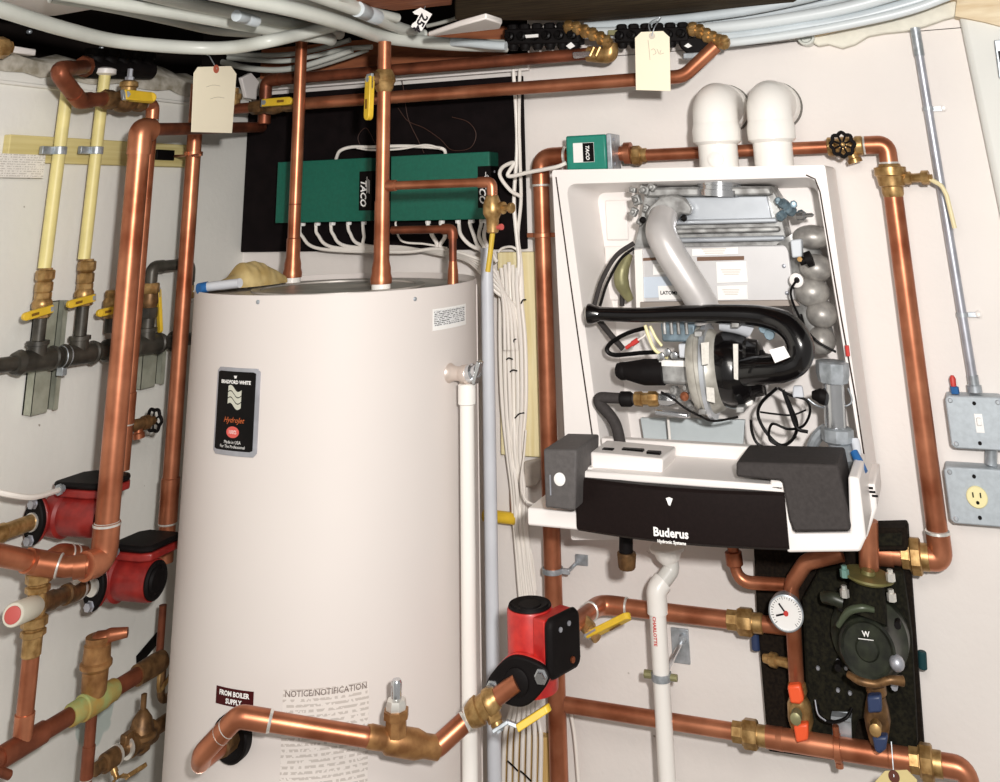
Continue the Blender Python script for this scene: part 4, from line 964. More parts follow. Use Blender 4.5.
# cables leaving the controllers
zA = cA.z-hhA; zBt = cB.z-hhB
def conn(px, c, i):
    p = B(px, 221, .05); p = V((p.x, -.045, c)); return p
labs = ['leftmost', 'second', 'third', 'fourth', 'fifth']
for i, px in enumerate((299, 315, 330, 347, 362)):
    s = conn(px, zA, i); tx_ = 438+2*i
    mid = [B(px+3, 236-i, .05), B(px+22-i*3, 249-i*1.5, .06)] if i < 4 else [B(364, 236, .05), B(366, 246, .055)]
    tail = [B(400, 249-i*1.2+3, .07-i*.004), B(438, 249+i*1.2, .08-i*.005), B(470, 256+i*1.5, .10-i*.006), B(494, 270+i*5, .10-i*.005), B(503+i*3, 300+i*2, .07-i*.006), B(505+i*4, 350, .06-i*.006)]
    curve_thing('zone_cable', '%s of the five white cables dropping from the left green controller' % labs[i], [s, s-UP*.012]+mid+tail, .0042, WIRE, 'cable', 'cables of the left controller')
for i, (px, mid) in enumerate(((396, [(402, 241), (425, 244), (447, 248)]), (428, [(432, 235), (437, 244), (436, 252)]), (441, [(445, 236), (440, 246), (447, 252)]), (459, [(461, 235), (470, 245), (482, 250)]), (470, [(474, 236), (478, 246), (487, 256)]), (481, [(479, 236), (484, 247), (492, 262)]), (486, [(484, 234), (486, 243), (497, 262)]))):
    s = V((B(px, 220, .045).x, -.045, zBt))
    curve_thing('zone_cable', ('thin looping', 'short first', 'crossing second', 'third', 'fourth', 'fifth', 'rightmost')[i]+' white cable under the right green controller', [s, s-UP*.012]+[B(x, y, .055+.002*i) for x, y in mid], (.0025, .005, .005, .0045, .0045, .0045, .0045)[i], WIRE, 'cable', 'cables of the right controller')
# white connector nuts under the boxes
for i, px in enumerate((303, 318, 333, 349, 364)):
    tag(M().lathe(V((B(px, 221, .045).x, -.045, zA-.001)), -UP, [(0, .007), (.006, .007), (.008, .0055)], WPRINT, 8).build('cable_gland'), '%s white cable gland under the left green controller' % labs[i], 'cable gland', 'glands of the left controller')
for i, px in enumerate((428, 442, 458, 472, 485)):
    tag(M().lathe(V((B(px, 220, .045).x, -.045, zBt-.001)), -UP, [(0, .007), (.006, .007), (.008, .0055)], WPRINT, 8).build('cable_gland'), '%s white cable gland under the right green controller' % labs[i], 'cable gland', 'glands of the right controller')
# two upright cables down the board's right side and the bundle on the strip
curve_thing('upright_cable', 'left one of two white cables running up the black board edge', [B(513, 66, .03), B(516, 110, .03), B(517, 150, .03), B(514, 200, .03), B(517, 240, .035), B(519, 262, .04), B(517, 300, .04)], .0048, WIRE, 'cable')
curve_thing('upright_cable', 'right one of two white cables running up the black board edge', [B(520, 60, .03), B(519, 120, .04), B(520, 160, .04), B(521, 200, .03), B(518, 235, .03), B(521, 262, .035), B(523, 300, .035)], .0042, WIRE, 'cable')
curve_thing('loop_cable', 'white cable arching over the top of the timber strip', [B(498, 252, .03), B(503, 248, .03), B(512, 247, .035), B(520, 252, .03)], .003, WIRE, 'cable')
curve_thing('actuator_cable', 'white cable looping left from the small green zone valve box', [B(520, 196, .06), B(510, 190, .08), B(500, 176, .10), B(503, 167, .11), B(514, 163, .12), B(508, 176, .12), B(530, 172, .13), B(556, 167, .15), B(566, 163, .15)], .0045, WIRE, 'cable')
ends = ['far left', 'second', 'third', 'fourth', 'fifth', 'sixth', 'far right']
for i in range(7):
    o = i-3; xx = 505+i*3.6
    pts = [B(497+i*4, 262+abs(i-3)*3, .034+.006*(i % 2)), B(500+i*3.4, 290, .036+.007*(i % 3)), B(500+i*4.2, 340, .034+.008*(i % 2)), B(502+i*4.0, 400, .036+.006*(i % 3)), B(507+i*2.6, 450, .034+.007*(i % 2)), B(512+i*2.4, 490, .03+.007*(i % 3)), B(514+i*2.0, 520, .03+.006*(i % 2)), B(518+i*2.2, 570, .03), B(522+i*3.0, 640, .03), B(512+i*4.2, 705, .03), B(505+i*6.0, 735, .05), B(503+i*6.2, 790, .05)]
    curve_thing('bundled_cable', '%s of the white cables strapped down the timber strip beside the pale conduit' % ends[i], pts, .0047, WIRE, 'cable', 'white cables on the timber strip')
for i, (x, y, s, a_) in enumerate(((519, 414, 1, .5), (523, 300, .6, .6), (513, 370, .7, .2), (507, 318, .5, 0), (514, 340, .5, 1), (512, 765, 1, -.5), (525, 775, 1, -.5), (509, 358, .6, .1))):
    p = B(x, y, .052 if y < 700 else .066); dx = V((math.cos(a_), 0, math.sin(a_)))
    tag(M().tube(spline([p-dx*.013*s-UP*.003+YY*.004, p, p+dx*.013*s-UP*.004+YY*.004]), .0016, BLK, 6).build('cable_tie'), 'black cable tie end, '+('at control unit height, the largest', 'just right of the cables under the board', 'midway down the white cables on the timber strip', 'on the left white cables near the strip top', 'beside the pale conduit in the upper half', 'on the left of the white cables at the bottom edge', 'on the right of the white cables at the bottom edge', 'above the midway tie')[i], 'cable tie', 'cable ties')
curve_thing('loop_wire', 'thin white wire curling beside the grey control box', [B(526, 430, .06), B(524, 455, .07), B(521, 482, .10), B(526, 500, .12), B(538, 504, .12), B(545, 498, .12)], .0022, WIRE, 'wire')
curve_thing('thermostat_wire', 'thin dark-edged white wire running down beside the copper riser', [B(529, 545, .03), B(533, 560, .03), B(536, 590, .03)], .002, WIRE, 'wire')
curve_thing('dark_wire', 'thin dark wire down the left of the white cables', [B(510, 470, .03), B(512, 520, .03), B(521, 565, .03), B(527, 610, .03)], .0016, COPPER_D, 'wire')
curve_thing('low_wire', 'thin white wire beside the copper riser at the bottom of the wall', [B(567, 700, .03), B(571, 715, .03), B(575, 740, .03), B(579, 790, .03)], .0035, WIRE, 'wire')
tag(M().tube([B(484, 515, .03), B(517, 519, .03)], rad(B(500, 517, .03), XX, 13), YEL, 16).build('yellow_pipe'), 'short yellow pipe showing between the pale conduit and the white cables', 'pipe')
# folded white paper by the riser
tag(M().prism([B(523, 462, .04), B(541, 458, .04), B(541, 478, .045), B(536, 486, .05), B(524, 488, .04)], YY*.012, mat('grey_putty', srgb(170, 160, 150), .9, var=.1, scale=60, bump=.6)).build('putty_patch', bevel=.004), 'rough grey patch between the cables and the grey control box', 'putty')

# ------------------------------------------------------------------ copper on the back wall
dA = .13
yA = -dA
# upper run
e0 = B(266, 84, dA); e9 = B(612, 57, dA); zU = (B(300, 75, dA).z+B(560, 60, dA).z)/2
zU = B(430, 67, dA).z
rU = rad(B(430, 67, dA), XX, 12)
xa = e0.x
pipe('copper_run', 'upper copper run under the ceiling, turned down at its left end', 'copper pipe', [V((xa, yA, B(266, 124, dA).z)), V((xa, yA, zU)), V((B(592, 58, dA).x, yA, zU))], rU, COPPER_D, R=.02, ring=False, extra=[(V((xa, yA, B(266, 118, dA).z)), UP, .03, 'coupling')], em=COPPER_D)
# lower run with valve, to second manifold
yL = -.17
zL = B(480, 91, .17).z
xv0 = B(238, 101, .17).x; xk = B(684, 80, .17).x; rL = rad(B(480, 91, .17), XX, 13)
up2 = B(716, 46, .17)
low_run = [V((B(296, 100, .17).x, yL, zL)), V((xk, yL, zL)), V((up2.x, yL, up2.z))]
pipe('copper_run', 'lower copper run across the black board, bending up at its right end', 'copper pipe', low_run, rL, COPPER, R=.05, ring=False, elbows=False)
vb0 = V((B(252, 100, .17).x, yL, zL)); vb1 = V((B(296, 100, .17).x, yL, zL))
ball_valve('ball_valve', 'ball valve with a level yellow lever at the corner above the black board', vb0, vb1, rL*.8, V((.1, -1, .1)), V((1, -.0, 0)), .075, None, BRASS_D, YEL, rL*1.3, bend=.05)
pipe('copper_stub', 'short dark copper stub left of the corner valve, behind the hanging tag', 'copper pipe', [V((B(228, 104, .17).x, yL, zL)), vb0], rL*.9, COPPER_D)
th = thing('small_valve', 'brass stem of a small valve beside the first hanging tag', 'valve', V((B(236, 96, .17).x, yL, zL+rL)))
M().lathe(V((B(236, 96, .17).x, yL, zL+rL*.5)), UP, [(0, .012), (.015, .012), (.017, .016), (.03, .016), (.032, .007), (.045, .007)], BRASS, 8).build('stem', th)
# riser 4 (back wall, left of the boiler)
d4 = .06
p4 = B(547, 380, d4); r4 = rad(p4, UP, 17); t4 = vto(p4, 158); b4 = vto(p4, 790)
zT4 = (B(640, 155, d4).z)
t4 = V((p4.x, p4.y, B(545, 157, d4).z))
yy = -.10
x_gv0 = B(566, 155, d4).x
pipe('copper_riser', 'copper riser on the back wall left of the boiler, elbowed into the green valve', 'copper pipe', [b4, t4, V((x_gv0+.02, p4.y, t4.z))], r4, COPPER, R=.035)
# copper clips on the riser
def clip(x, y, lab, col, w=.03):
    p = vto(p4, y)
    th = thing('pipe_clip', lab, 'pipe clip', p)
    mb = M().lathe(p-UP*.005, UP, [(0, r4*1.0), (0, r4*1.18), (.01, r4*1.18), (.01, r4*1.0)], col, 20, caps=False)
    mb.box(p+XX*r4*1.5, XX*r4*.5, YY*.004, UP*.005, col)
    if w > .025: mb.box(p-XX*r4*1.5, XX*r4*.5, YY*.004, UP*.005, col)
    mb.build('ring', th, bevel=.001)
    M().tube([p+XX*r4*1.8-YY*.0, p+XX*r4*1.8+YY*(d4-.003)], .004, GALV, 8).box(V((p.x+r4*2.4, -.004, p.z+.006)), XX*.014, YY*.003, UP*.010, GALV).build('wall_plate', th, bevel=.001)
clip(0, 235, 'copper split clip holding the riser beside the upper left of the boiler', COPPER, .03)
clip(0, 570, 'thin clip with a grey wall plate on the riser below the boiler', GALV, .02)
# zone valve
gz = thing('zone_valve', 'small green zone valve box on the pipe above the left of the boiler', 'zone valve', B(588, 172, .1))
l = B(566, 152, .13); r_ = B(606, 152, .13); zt = B(586, 135, .13).z; zb = B(586, 170, .13).z; cy = -.095
cc = V(((l.x+r_.x)/2, cy, (zt+zb)/2)); hw = (r_.x-l.x)/2; hh = (zt-zb)/2
M().box(cc-YY*.0, XX*hw, YY*.035, UP*hh, GREENB).build('cover', gz, bevel=.004)
M().box(cc+XX*(hw+.006)+YY*.004, XX*.006, YY*.034, UP*hh*1.03, GALV).build('base_plate', gz, bevel=.002)
pl_ = M().box(cc-YY*.0362-XX*hw*.1, XX*hw*.52, YY*.0008, UP*hh*.56, WPRINT).build('label_plate', gz)
bp_ = M().box(cc-YY*.0375+XX*hw*.14, XX*hw*.27, YY*.0006, UP*hh*.54, BLK).build('label_black', pl_)
text('TACO', pl_, cc-YY*.0385+XX*hw*.10, -UP, XX, hh*.30, WPRINT, bold=.0004, shear=.25)
M().lathe(V((r_.x+.01, p4.y, t4.z)), XX, [(0, r4*.9), (.012, r4*.9), (.013, r4*1.3), (.028, r4*1.3), (.03, r4*.9)], COPPER, 18).build('tail_fitting', gz)
for s in (-1, 1): M().lathe(cc+XX*(hw+.012)+UP*hh*.7*s-YY*.01, XX, [(0, .004), (.003, .004)], STEEL, 8).build('screw', gz)
# long upper run to the right with gate valve
xq = V((r_.x+.038, p4.y, t4.z))
yR = p4.y
corner = B(893, 200, d4); xc = (B(893, 200, d4).x+B(940, 545, d4).x)/2
rR = rad(B(917, 370, d4), UP, 21)
zt1 = B(880, 143, d4).z
rT = rad(B(830, 146, d4), XX, 13)
gvx = B(845, 146, d4).x
zr = (t4.z+zt1)/2
zr = B(760, 150, d4).z
pipe('copper_run', 'copper run passing behind the two white flue pipes above the boiler', 'copper pipe', [V((xq.x+.0, yR, zr)), V((gvx-.035, yR, zr))], rT, COPPER)
th = union('pipe_union', 'brass union just right of the small green zone valve', V((xq.x+.012, yR, zr)), XX, rT*.95, .05)
gv = thing('gate_valve', 'brass gate valve with a black handwheel above the boiler right corner', 'valve', V((gvx, yR, zr-.02)))
M().lathe(V((gvx-.036, yR, zr)), XX, hexprof(0, .016, rT*1.5)+[(.018, rT*1.2), (.028, rT*1.5), (.044, rT*1.5), (.054, rT*1.2)]+hexprof(.056, .072, rT*1.5), BRASS, 12).build('body', gv)
M().lathe(V((gvx+.012, yR, zr-rT)), V((.25, 0, -1)), [(0, .011), (.012, .011), (.014, .015), (.022, .015)], BRASS, 12).build('drain_plug', gv)
M().lathe(V((gvx, yR-rT, zr)), OUTB, [(0, .012), (.02, .012), (.022, .008), (.045, .008)], BRASS, 12).build('bonnet', gv)
handwheel(gv, V((gvx, yR-.06, zr+.001)), V((.25, -1, 0)), .0225, BLKM, 8)
# right riser
zbr = B(935, 558, d4).z
xun = B(916, 562, d4).x
ve0 = V((xc, yR, B(888, 164, d4).z)); ve1 = V((xc, yR, B(891, 197, d4).z))
pipe('copper_elbow', 'copper elbow turning down from the gate valve at the upper right', 'copper pipe', [V((gvx+.036, yR, zr)), V((xc, yR, zr)), ve0], rT*1.25, COPPER, R=.03, em=COPPER)
bvv = thing('ball_valve', 'brass ball valve with a pale hanging lever at the top of the right-hand riser', 'valve', ve1)
ln = (ve0-ve1).length
M().lathe(ve1, UP, [(0, rR*1.0), (ln*.1, rR*1.12), (ln*.3, rR*1.15), (ln*.34, rR*1.35), (ln*.62, rR*1.5), (ln*.66, rR*1.65)]+[(ln*.9, rR*1.65), (ln*.92, rR*1.2), (ln, rR*1.1)], BRASS, 16).build('body', bvv)
cv = ve1+UP*ln*.55
M().lathe(cv+XX*rR, V((1, -.2, 0)), [(0, .013), (.02, .013), (.022, .009), (.04, .009), (.041, .014), (.055, .014), (.056, .006), (.062, .006)], BRASS, 8).build('stem', bvv)
PALEH = mat('pale_lever', srgb(226, 212, 168), .5)
lv = M().tube(fil([cv+XX*(rR+.05)-YY*.01, cv+XX*(rR+.075)-YY*.016-UP*.016, cv+XX*(rR+.082)-YY*.018-UP*.035, cv+XX*(rR+.088)-YY*.018-UP*.098], .02), .0045, PALEH, 8).build('lever', bvv)
pipe('copper_riser', 'long copper riser down the right side of the boiler, elbowed left at its foot', 'copper pipe', [ve1, V((xc, yR, zbr)), V((xun+.015, yR, zbr))], rR, COPPER, R=.035, extra=[])
union('pipe_union', 'brass union at the foot of the right-hand riser', V((xun, yR, zbr)), XX, rR*.95, .05)
# conduit and electrical boxes
dc = .025
cx_ = B(945, 210, dc).x
ct = B(915, 28, dc); cbm = B(975, 392, dc)
rcn = rad(B(950, 210, dc), UP, 9.5)
cdt = thing('steel_conduit', 'shiny steel conduit running up the wall from the grey switch box', 'conduit', cbm)
M().tube([cbm, ct], rcn, STEEL, 18).build('tube', cdt)
M().tube([ct-(ct-cbm).normalized()*.06, ct], rcn*1.18, GALV, 18).build('top_collar', cdt)
M().lathe(cbm, UP, [(0, rcn*1.5), (.012, rcn*1.5), (.013, rcn*1.15), (.03, rcn*1.15)], GALV, 18).build('connector', cdt)
for (x, y, lab) in ((933, 108, 'conduit strap with a white screw head near the top of the conduit'), (967, 315, 'small conduit strap just above the grey switch box')):
    t = (y-28)/(392-28); p = ct+(cbm-ct)*t; p = min(((abs(proj(ct+(cbm-ct)*k/200)[1]-y), k) for k in range(201)))[1]; p = ct+(cbm-ct)*p/200
    th = thing('conduit_strap', lab, 'strap', p, 'conduit straps')
    M().lathe(p-UP*.004, UP, [(0, rcn*1.2), (.008, rcn*1.2)], GALV, 16).build('ring', th)
    M().box(V((p.x+.018, -.008, p.z-.001)), XX*.010, YY*.006, UP*.004, GALV).lathe(V((p.x+.03, -.004, p.z)), OUTB, [(0, .006), (.012, .006), (.014, .003)], WHT, 10).build('screw', th)
def ebox(name, lab, px, py, pw, ph, dd):
    c = B(px, py, dd); w_ = B(px+pw/2, py, dd).x-B(px-pw/2, py, dd).x; h_ = B(px, py-ph/2, dd).z-B(px, py+ph/2, dd).z
    th = thing(name, lab, 'electrical box', V((c.x, 0, c.z-h_/2)), 'grey electrical boxes')
    def oct_(s, k=.18): return [V((c.x+x*w_/2*s, 0, c.z+z*h_/2*s)) for x, z in ((-1, -1+k), (-1+k, -1), (1-k, -1), (1, -1+k), (1, 1-k), (1-k, 1), (-1+k, 1), (-1, 1-k))]
    M().prism([V((p.x, -.002, p.z)) for p in oct_(.97, .06)], OUTB*(dd-.007), GRYB).build('box', th, bevel=.003)
    cv_ = M().prism([V((p.x, -dd+.005, p.z)) for p in oct_(1.0, .12)], OUTB*.005, GRYB).build('cover', th, bevel=.0025)
    for sx_, sz_ in ((-.82, -.82), (.82, .82), (-.82, .82), (.82, -.82)):
        M().lathe(V((c.x+sx_*w_/2, -dd, c.z+sz_*h_/2)), OUTB, [(0, .0045), (.002, .0045), (.003, .003)], GALV, 8).build('screw', cv_)
    return th, c, w_, h_
t1, c1, w1, h1 = ebox('switch_box', 'grey metal switch box at the foot of the steel conduit', 977, 423, 58, 53, .055)
f = V((c1.x, -.0555, c1.z))
sp_ = M().box(f+XX*.004, XX*.007, YY*.0012, UP*.016, WPRINT).build('switch_plate', t1); M().box(f-YY*.004+UP*.004+XX*.004, XX*.004, YY*.006, UP*.006, WPRINT).build('toggle', sp_, bevel=.001)
for s in (-1, 1): M().lathe(f+UP*.034*s, OUTB, [(0, .0035), (.002, .0035)], BLKM, 8).build('plate_screw', t1)
t2, c2, w2, h2 = ebox('outlet_box', 'grey metal box with a round cream socket outlet, below the switch box', 980, 497, 66, 57, .055)
f = V((B(977, 497, .055).x, -.0555, c2.z))
so = M().lathe(f, OUTB, [(0, .0185), (.003, .0185), (.0045, .017)], CREAM, 32).build('socket_face', t2)
for s in (-1, 1): M().box(f-YY*.005+XX*.0065*s+UP*.004, XX*.0012, YY*.0006, UP*.0042, BLK).build('slot', so)
M().lathe(f-YY*.0046-UP*.0085, OUTB, [(0, .003), (.0008, .003)], BLK, 14).build('ground_hole', so)
for s in (-1, 1): M().lathe(f+UP*.034*s, OUTB, [(0, .0035), (.002, .0035)], BLKM, 8).build('plate_screw', t2)
tag(M().tube([V((B(993, 455, .02).x, -.02, c1.z-h1/2)), V((B(991, 466, .02).x, -.02, c2.z+h2/2))], .011, GALV, 14).build('conduit_nipple'), 'short steel nipple joining the switch box to the outlet box', 'conduit')
pi_ = V((B(955, 392, .03).x, -.03, c1.z+h1/2))
th = thing('pilot_cable_end', 'small red and blue wire ends on top of the grey switch box', 'wire ends', pi_)
M().lathe(pi_, UP, [(0, .008), (.012, .008), (.013, .005)], BLUEC, 8).build('blue_cap', th); M().lathe(pi_+UP*.012-XX*.001, UP, [(0, .005), (.014, .006), (.02, .003)], REDP, 10).build('red_cap', th)
# knob at the plaster edge
th = thing('pipe_end', 'small pale round pipe end poking out below the ceiling tubes', 'pipe end', B(808, 39, .03))
mb = M().lathe(B(808, 39, 0), V((0, -1, 0)), [(0, .019), (.045, .019), (.047, .015), (.044, .013), (.03, .012)], PEX, 24); mb.build('tube', th)
# ------------------------------------------------------------------ flue pipes
def flue(lab, x, xfl, yfl, w, ytop, ybot, coup):
    p = B(x, 150, .155); r_ = rad(p, UP, w); bt = vto(p, ybot); tp = vto(p, ytop)
    th = thing('flue_pipe', lab, 'flue pipe', bt, 'white flue pipes')
    zc_ = tp.z; pa_ = V((p.x, p.y, zc_))
    M().tube([bt, V((p.x, p.y, zc_-.04))], r_*.86, PVC, 32).build('pipe', th)
    M().tube(fil([V((p.x, p.y, zc_-.075)), pa_, V((p.x, -.05, zc_))], .075, 14), r_, PVC, 32).build('elbow', th)
    M().lathe(V((p.x, p.y, zc_-.085)), UP, [(0, r_*.9), (.006, r_*1.05), (.03, r_*1.07), (.045, r_*1.0)], PVC, 32).build('elbow_socket', th)
    M().lathe(V((p.x, -.0, zc_)), OUTB, [(0, r_*1.08), (.055, r_*1.08), (.062, r_*1.0)], PVC, 32).lathe(V((p.x, -.0, zc_)), OUTB, [(0, r_*1.12), (.022, r_*1.12), (.024, r_*1.06)], mat('flue_gap_shade', srgb(112, 110, 104), .7, var=.1, scale=50), 40).build('wall_flange', th)  # grey ring paints in the shadowed gap round the flange
    if coup: M().lathe(V((p.x+.002, p.y-r_*.86, vto(p, 160).z)), OUTB, [(0, .016), (.004, .016), (.006, .012), (.008, .004)], PVC, 24).build('test_plug', th)
    return p, r_
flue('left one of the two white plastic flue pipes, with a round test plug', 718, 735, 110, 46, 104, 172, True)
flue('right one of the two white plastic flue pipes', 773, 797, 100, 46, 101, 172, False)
# ================================================================== THE BOILER
DF = .22; DBK = .07
bo = [B(552, 170, DF), B(825, 165, DF), B(871, 500, DF), B(866, 540, DF), B(571, 540, DF), B(565, 440, DF)]
boil = thing('wall_boiler', 'white wall-hung boiler with its front cover off and its works exposed', 'boiler', V((1.25, -.02, bo[3].z)))
inner_px = [(566, 184), (816, 177), (868, 500), (862, 528), (612, 528), (600, 440)]
inn = [B(x, y, DF) for x, y in inner_px]
def roundpoly(pts, R, n=6):
    out = []; N_ = len(pts)
    for i in range(N_):
        a, b, c = pts[i-1], pts[i], pts[(i+1) % N_]; d1 = (a-b).normalized(); d2 = (c-b).normalized(); ang = d1.angle(d2)
        t = min(R/math.tan(ang/2), (a-b).length*.45, (c-b).length*.45)
        for k in range(n+1):
            s = k/n; out.append((b+d1*t)*(1-s)**2+b*2*s*(1-s)+(b+d2*t)*s*s)
    return out
ip = roundpoly(inn, .022); op = roundpoly(bo, .006)
assert len(ip) == len(op)
n = len(ip); mb = M()
cen = sum(ip, V())/n
back = [V((p.x+(cen.x-p.x)*.07, -DBK, p.z+(cen.z-p.z)*.05)) for p in ip]
lip = [V((p.x+(cen.x-p.x)*.012, p.y+.014, p.z+(cen.z-p.z)*.012)) for p in ip]
wallo = [V((p.x, -.012, p.z)) for p in op]
vs = wallo+op+ip+lip+back
fs = []
for lay in range(4):
    for i in range(n): fs.append([lay*n+i, lay*n+(i+1) % n, (lay+1)*n+(i+1) % n, (lay+1)*n+i])
fs.append([4*n+i for i in range(n)])
mb.add(vs, fs, WHT).build('casing', boil, sharp=30)
for nm_, pts_ in (('left_seam', [(556, 177), (568, 265), (580, 350), (593, 440), (597, 470)]), ('right_seam', [(806, 175), (815, 179), (820, 192), (838, 300), (856, 400), (868, 482)])):
    S_ = [B(x, y, DF+.0002) for x, y in pts_]; M().tube(S_, .0016, mat('seam_shadow_gap', srgb(60, 48, 44), .8), 6).build(nm_, boil)
# embossed panels in the back of the tray
mb = M()
for (x0, y0, x1, y1) in ((577, 200, 588, 218), (606, 200, 628, 240), (606, 246, 628, 300), (580, 240, 590, 290)):
    p = B((x0+x1)/2, (y0+y1)/2, DBK+.004); mb.box(p, XX*(B(x1, y0, DBK).x-B(x0, y0, DBK).x)/2, YY*.003, UP*(B(x0, y0, DBK).z-B(x0, y1, DBK).z)/2, WHT)
mb.build('embossed_panel', boil, bevel=.003)
def bx_(par, name, pxs, d, dep, m, bevel=.002):   # prism from a front outline at distance d, dep deep
    return M().prism([B(x, y, d) for x, y in pxs], V((0, dep, 0)), m).build(name, par, bevel=bevel)
def tb(par, name, pts, w, m, n=8, seg=14, spl=True):
    P_ = [B(*p) for p in pts]; r0 = [rad(P_[min(i, len(P_)-1)], (P_[min(i+1, len(P_)-1)]-P_[max(0, i-1)]), (w[i] if isinstance(w, (list, tuple)) else w)) for i in range(len(P_))]
    S = spline(P_, n) if spl else P_; k = len(S); R_ = []
    for j in range(k):
        t = j/(k-1)*(len(P_)-1); i = min(int(t), len(P_)-2); R_.append(r0[i]*(1-(t-i))+r0[i+1]*(t-i))
    return M().tube(S, R_, m, seg).build(name, par)
def mlathe(par, name, p, q, prof, m, seg=24):     # prof: (fraction along p->q, radius in px)
    a, b = B(*p), B(*q); ax_ = b-a; l_ = ax_.length; k = rad((a+b)/2, ax_, 2)
    return M().lathe(a, ax_, [(t*l_, r_*k) for t, r_ in prof], m, seg).build(name, par)
# flue collar
mlathe(boil, 'flue_collar', (719, 196, .165), (719, 175, .165), [(0, 24), (.3, 24), (.32, 22), (.5, 22), (.52, 23), (.62, 23), (.64, 22), (1, 22)], CHROME, 40)
bx_(boil, 'top_bracket', [(662, 179), (695, 178), (695, 190), (662, 189)], .14, .05, WHT)
# heat exchanger
hx = bx_(boil, 'heat_exchanger_hood', [(648, 187), (770, 186), (777, 197), (784, 228), (788, 246), (632, 254), (640, 222), (644, 196)], .17, .09, CAST)
bx_(hx, 'hood_flange', [(646, 188), (769, 187), (772, 195), (646, 197)], .195, .03, CAST, .004)
bx_(hx, 'front_plate', [(656, 198), (767, 196), (772, 219), (652, 222)], .185, .02, ALU)
for (a, b) in (((652, 223), (776, 220)), ((650, 232), (779, 229)), ((648, 241), (784, 238))):
    bx_(hx, 'rib', [(a[0], a[1]-2.5), (b[0], b[1]-2.5), (b[0]+1, b[1]+2.5), (a[0]-1, a[1]+2.5)], .195, .02, ALU if a[1] != 232 else CAST, .003)
# gas inlet bracket assembly upper left
mb = M()
for (x, y, w_) in ((637, 200, 6), (634, 212, 5), (645, 190, 6), (652, 187, 5), (640, 222, 4), (646, 208, 4), (633, 190, 4)):
    p = B(x, y, .20); k = rad(p, XX, w_*1.7); a_ = x*1.3; mb.box(p, V((math.cos(a_), 0, math.sin(a_)))*k, YY*k, V((-math.sin(a_), 0, math.cos(a_)))*k*.8, CAST); mb.lathe(p-YY*k, OUTB, [(0, k*.6), (k*.8, k*.6), (k*.9, k*.3)], CAST, 10)
mb.build('casting_lugs', hx, bevel=.002)
M().lathe(B(647, 183, .2), UP, [(0, .005), (.012, .005), (.013, .007), (.018, .007)], BLKM, 8).build('sensor_knob', hx)
for x, y in ((643, 220), (684, 218)): M().lathe(B(x, y, .215), OUTB, [(0, .007), (.006, .006), (.008, .003)], BLKM, 10).build('bolt', hx)
bx_(hx, 'pipe_flange', [(650, 206), (660, 196), (672, 194), (684, 198), (692, 208), (690, 215), (680, 214), (676, 222), (650, 222), (645, 214)], .215, .02, CAST, .004)
# body box with labels
MBODY = mat('boiler_body_sheet', srgb(206, 204, 204), .4, .25, var=.04, scale=8)
bd_ = bx_(boil, 'combustion_body', [(634, 248), (788, 245), (795, 305), (636, 309)], .19, .11, MBODY, .003)
bx_(bd_, 'side_strip', [(634, 250), (642, 249), (644, 307), (636, 308)], .197, .01, PVC, .001)
for q_ in ([(643, 258), (662, 257), (662, 260), (643, 261)], [(697, 257), (744, 256), (744, 260), (697, 261)]):
    s_ = bx_(bd_, 'dark_slot', q_, .1915, .004, mat('slot_brown', srgb(110, 80, 60), .6), 0)
LB = [([(653, 264), (672, 264), (672, 274), (653, 275)], WPRINT), ([(643, 277), (696, 276), (697, 296), (644, 298)], mat('blue_grey_label', srgb(196, 206, 218), .5)), ([(716, 262), (746, 261), (748, 282), (717, 283)], WPRINT), ([(658, 286), (688, 285), (689, 299), (659, 300)], WPRINT), ([(717, 286), (747, 285), (748, 299), (718, 300)], WPRINT), ([(692, 249), (738, 247), (738, 254), (692, 256)], WPRINT)]
for q_, m_ in LB: bx_(bd_, 'label_plate', q_, .1925+(.001 if m_ is WPRINT else 0), .002, m_, 0)
lo_ = [c for c in bd_.children][-3]
text('LATOMF', lo_, B(669, 293, .1936), XX, UP, .0095, INK, bold=.0003)
for x, y, w_ in ((663, 269, .020), (731, 292, .034), (714, 251, .05), (731, 272, .04)):
    p = B(x, y, .1937); mb = M()
    for k in range(3): mb.box(p+UP*(.004-.004*k), XX*w_/2*(1-.12*k), YY*.0001, UP*.0006, PENCIL)
    mb.build('fine_print', bd_)
bx_(bd_, 'bottom_lip', [(640, 302), (795, 300), (800, 306), (640, 308)], .20, .02, mat('dull_lip', srgb(150, 140, 132), .5, .4), .001)
for x, y in ((784, 266), (787, 293)): M().lathe(B(x, y, .19), OUTB, [(0, .004), (.002, .004), (.003, .002)], STEEL, 10).build('screw', bd_)
# return bends at the right of the body
hb_ = tb(boil, 'side_casting', [(790, 236, .16), (806, 262, .16), (808, 300, .16), (820, 340, .16)], [34, 36, 36, 30], CAST, 6, 18)
for i, (x, y, w_, h_) in enumerate(((812, 237, 20, 12), (816, 268, 17, 14), (812, 292, 18, 15), (822, 314, 16, 14), (822, 340, 14, 14))):
    p = B(x, y, .19); k = rad(p, UP, 2); M().ball(p, 1, mat('cast_bend', srgb(140, 136, 132), .42, .35, col2=srgb(178, 174, 168), scale=40, bump=.1), 24, (w_*k, .034, h_*k)).build('return_bend', boil)
mb = M()
mlathe(boil, 'sensor', (800, 262, .24), (812, 258, .24), [(0, 4), (.5, 4), (.52, 8), (1, 8)], BLKM, 16)
bx_(boil, 'ignition_box', [(790, 240), (801, 239), (802, 257), (792, 258)], .245, .03, mat('pale_box', srgb(200, 205, 210), .5), .003)
